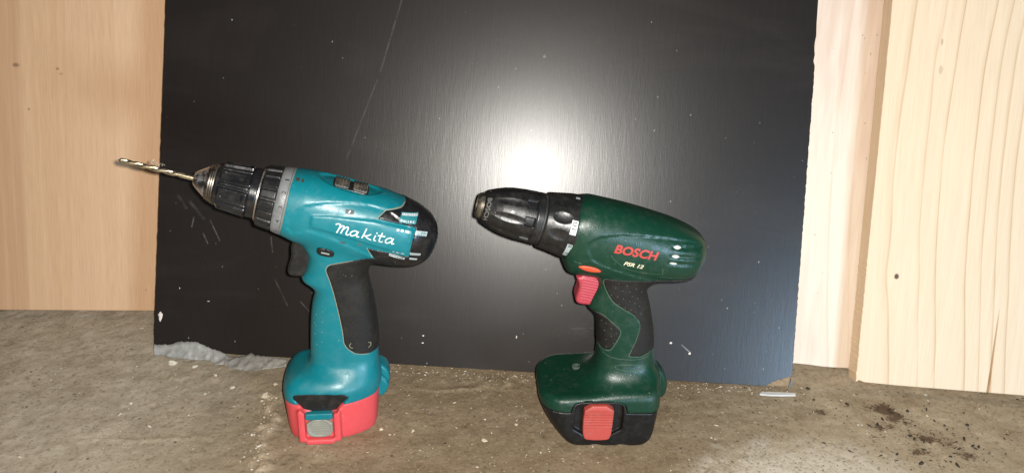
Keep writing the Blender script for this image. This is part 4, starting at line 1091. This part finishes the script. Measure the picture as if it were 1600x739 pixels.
def studs(skin, pts, r, material, parent, off=0.0):
    V, F = [], []
    me = bpy.data.meshes.new('t'); bm = bmesh.new(); bmesh.ops.create_icosphere(bm, subdivisions=1, radius=1); bm.to_mesh(me); bm.free()
    b = np.array([v.co[:] for v in me.vertices]); q = np.array([p.vertices[:] for p in me.polygons]); bpy.data.meshes.remove(me)
    n = 0
    for x_, z_ in pts:
        p = skin.at(x_, z_, 0.0)
        if p is None: continue
        V.append(b * r / 1000 * np.array([1, 0.7, 1]) + np.array(p[:])); F.append(q + n); n += len(b)
    o = link('grip_studs', mesh_np('grip_studs', np.vstack(V), np.vstack(F)), material, parent); o['kind'] = 'stuff'
    return o

def green_prints(root, ax, housing, f_g, r_g, battery, collar, chuck):
    hs, fs, rs = Skin([housing]), Skin([f_g]), Skin([r_g])
    hs.drape('lettering', text_bm('BOSCH', -13.9, 178.4, 7.4, 34.6, -10.2, 0.12, 0.035), M['red_print'], housing, 0.14, 1.2)
    hs.drape('lettering', text_bm('PSR 12', -5.2, 167.8, 3.5, 15.8, -11.2, 0.22, 0.03), M['cream_print'], housing, 0.14, 1.0)
    hs.drape('crease', ribbons([spline([(-15.6, 176.3), (-11.5, 171.2), (-0.5, 163.7), (14.1, 160.3), (26.9, 159.2)], 6), [(26.9, 159.4), (26.2, 165.0)]], 0.4), M['seam_green'], housing, 0.08)
    hs.drape('arrow', ribbons([[(-43.4, 169.4), (-37.6, 168.1)], [(-39.4, 169.2), (-37.2, 168.0), (-39.6, 167.2)]], 0.45), M['seam_green'], housing, 0.1)
    for (x_, z_) in ((35.7, 182.3), (34.9, 175.5), (33.7, 169.6)):
        hs.drape('vent_opening', flat([oval(x_, z_, 3.3, 1.5 if z_ > 170 else 1.1, -12, 18, 1.15)]), M['vent'], housing, 0.12)  # pale oval at the left end of each slot
    for P, sk in ((GRIPF_GREEN[1:10], hs), (GRIPR_GREEN[0:13], hs)):
        sk.drape('seam', ribbons([spline(P, 6)], 0.7), M['seam_green'], housing, 0.22)
    hs.drape('seam', ribbons([spline([(-14.0, 84), (-8, 78.5), (4, 76.4), (18, 76.2), (28, 78.4), (33, 82)], 6)], 0.5), M['seam_green'], housing, 0.1)
    hs.drape('seam', ribbons([[(26, 156.2), (40, 154.4), (54, 153.6)]], 0.45), M['seam_green'], housing, 0.1)
    studs(rs, [(-10.9, 151.0), (-5.6, 148.3), (-7.5, 143.7), (1.3, 146.2), (-10.2, 136.8), (-5.1, 135.6), (-0.3, 133.9), (6.7, 136.2), (11.4, 133.9), (5.2, 131.4), (9.8, 129.3), (14.0, 126.3), (2.3, 125.4), (7.2, 123.5), (11.2, 121.4), (15.9, 119.1), (-1.8, 141.5), (4.2, 140.6), (9.0, 143.0), (14.2, 139.5), (-3.0, 128.8)], 0.75, M['stud'], r_g)
    studs(fs, [(-14.6, 110.5), (-11.1, 108.8), (-6.7, 104.9), (-2.3, 101.4), (-6.0, 97.6), (-9.5, 93.2), (-8.9, 86.5), (-3.4, 91.0), (-11.6, 101.2)], 0.75, M['stud'], f_g)
    # screw in the foot and shallow slot above it
    o = link('screw', screw_mesh(), M['green_metal'], housing); o.location = (-0.0265, -0.0005, 0.0492)
    p = skin_down(housing, -27.5, 9.0)
    if p is not None: o.location = p
    o.scale = (1.45, 1.45, 1.3)
    hs.drape('slot_rim', ribbons([[(x_, z_) for x_, z_ in spline(oval(12.0, 68.6, 12.4, 2.7, -1.0, 24), 2)] + [oval(12.0, 68.6, 12.4, 2.7, -1.0, 24)[0]]], 0.5), M['seam_green'], housing, 0.1)
    rc = lambda s_: np.interp(s_, [-24, -8, -1.6, 0.2], [22.4, 25.2, 25.7, 25.4])
    wrap('dial_label', ax, flat([[(-4.8, -0.2), (0, -0.2), (0, 11.0), (-4.8, 11.0)]]), M['white_print'], collar, -3.2, R(8), rc, 0.1)
    wrap('numeral', ax, text_bm('10', 0, 0, 3.4, 6.0, 90), M['dark_print'], collar, -3.9, R(17), rc, 0.2)
    wrap('dial_label', ax, flat([[(-4.2, 0), (0, 0), (0, 14.0), (-4.2, 14.0)]]), M['label_grey'], collar, -2.6, R(-42), rc, 0.1)
    wrap('numeral', ax, text_bm('8', 0, 0, 2.8, 2.4, 90), M['dark_print'], collar, -3.2, R(-17), rc, 0.2)
    wrap('numeral', ax, text_bm('6', 0, 0, 2.8, 2.4, 90), M['dark_print'], collar, -3.0, R(-35), rc, 0.2)
    wrap('dial_label', ax, flat([[(-3.2, 0), (0, 0), (0, 3.0), (-3.2, 3.0)]]), M['label_grey'], collar, -3.4, R(78), rc, 0.1)
    rk = lambda s_: np.interp(s_, [-74, -73, -69.5, -65], [11.6, 12.6, 14.2, 16.0])
    wrap('chuck_lettering', ax, text_bm('BOSCH', 0, 0, 3.2, 18.5, -90, 0, 0.01), M['worn_print'], chuck, -72.6, R(52), rk, 0.14)
    wrap('chuck_lettering', ax, text_bm('10 mm', 0, 0, 2.2, 8.5, -90), M['worn_print'], chuck, -72.0, R(118), rk, 0.14)

def screw_mesh():
    bm = bmesh.new()
    prof = [(2.9, -0.6), (2.9, 0.5), (2.5, 0.8), (1.5, 0.8), (1.3, 0.2), (0.01, 0.15)]
    n = 24; rows = [[bm.verts.new((r_ * math.cos(2 * math.pi * j / n) / 1000, r_ * math.sin(2 * math.pi * j / n) / 1000, z_ / 1000)) for j in range(n)] for r_, z_ in prof]
    for a, b in zip(rows[:-1], rows[1:]):
        for j in range(n): bm.faces.new((a[j], a[(j + 1) % n], b[(j + 1) % n], b[j]))
    me = bpy.data.meshes.new('screw'); bm.to_mesh(me); bm.free(); return me

def skin_down(ob, x_, y_):
    me = ob.data
    bvh = BVHTree.FromPolygons([v.co[:] for v in me.vertices], [p.vertices[:] for p in me.polygons])
    h = bvh.ray_cast(Vector((x_ / 1000, y_ / 1000, 0.1)), Vector((0, 0, -1)))
    return h[0]

M['label_grey'] = plastic('worn pale label', (0.36, 0.40, 0.39), 0.5, 0.65, (0.08, 0.08, 0.075), grain=0.3)
M['label_print'] = plastic('worn white print', (0.50, 0.53, 0.52), 0.5, 0.45, (0.16, 0.18, 0.18), grain=0.3)
M['vent'] = plastic('pale vent oval', (0.50, 0.50, 0.46), 0.5, 0.25, (0.16, 0.17, 0.14), grain=0.3)
M['stud_teal'] = plastic('teal stud highlight', (0.12, 0.26, 0.28), 0.5, 0.3, grain=0.3)  # paler than the housing: the studs' highlight is put into their colour
M['stud'] = plastic('rubber stud', (0.045, 0.044, 0.038), 0.45, 0.3, (0.12, 0.10, 0.07), grain=0.3)
M['worn_print'] = plastic('worn chuck print', (0.16, 0.155, 0.14), 0.5, 0.7, (0.04, 0.04, 0.038), grain=0.3)
M['green_metal'] = plastic('greenish screw', (0.085, 0.12, 0.095), 0.30, 0.3, grain=0.3)
teal_prints(*tdrill)
green_prints(*gdrill)
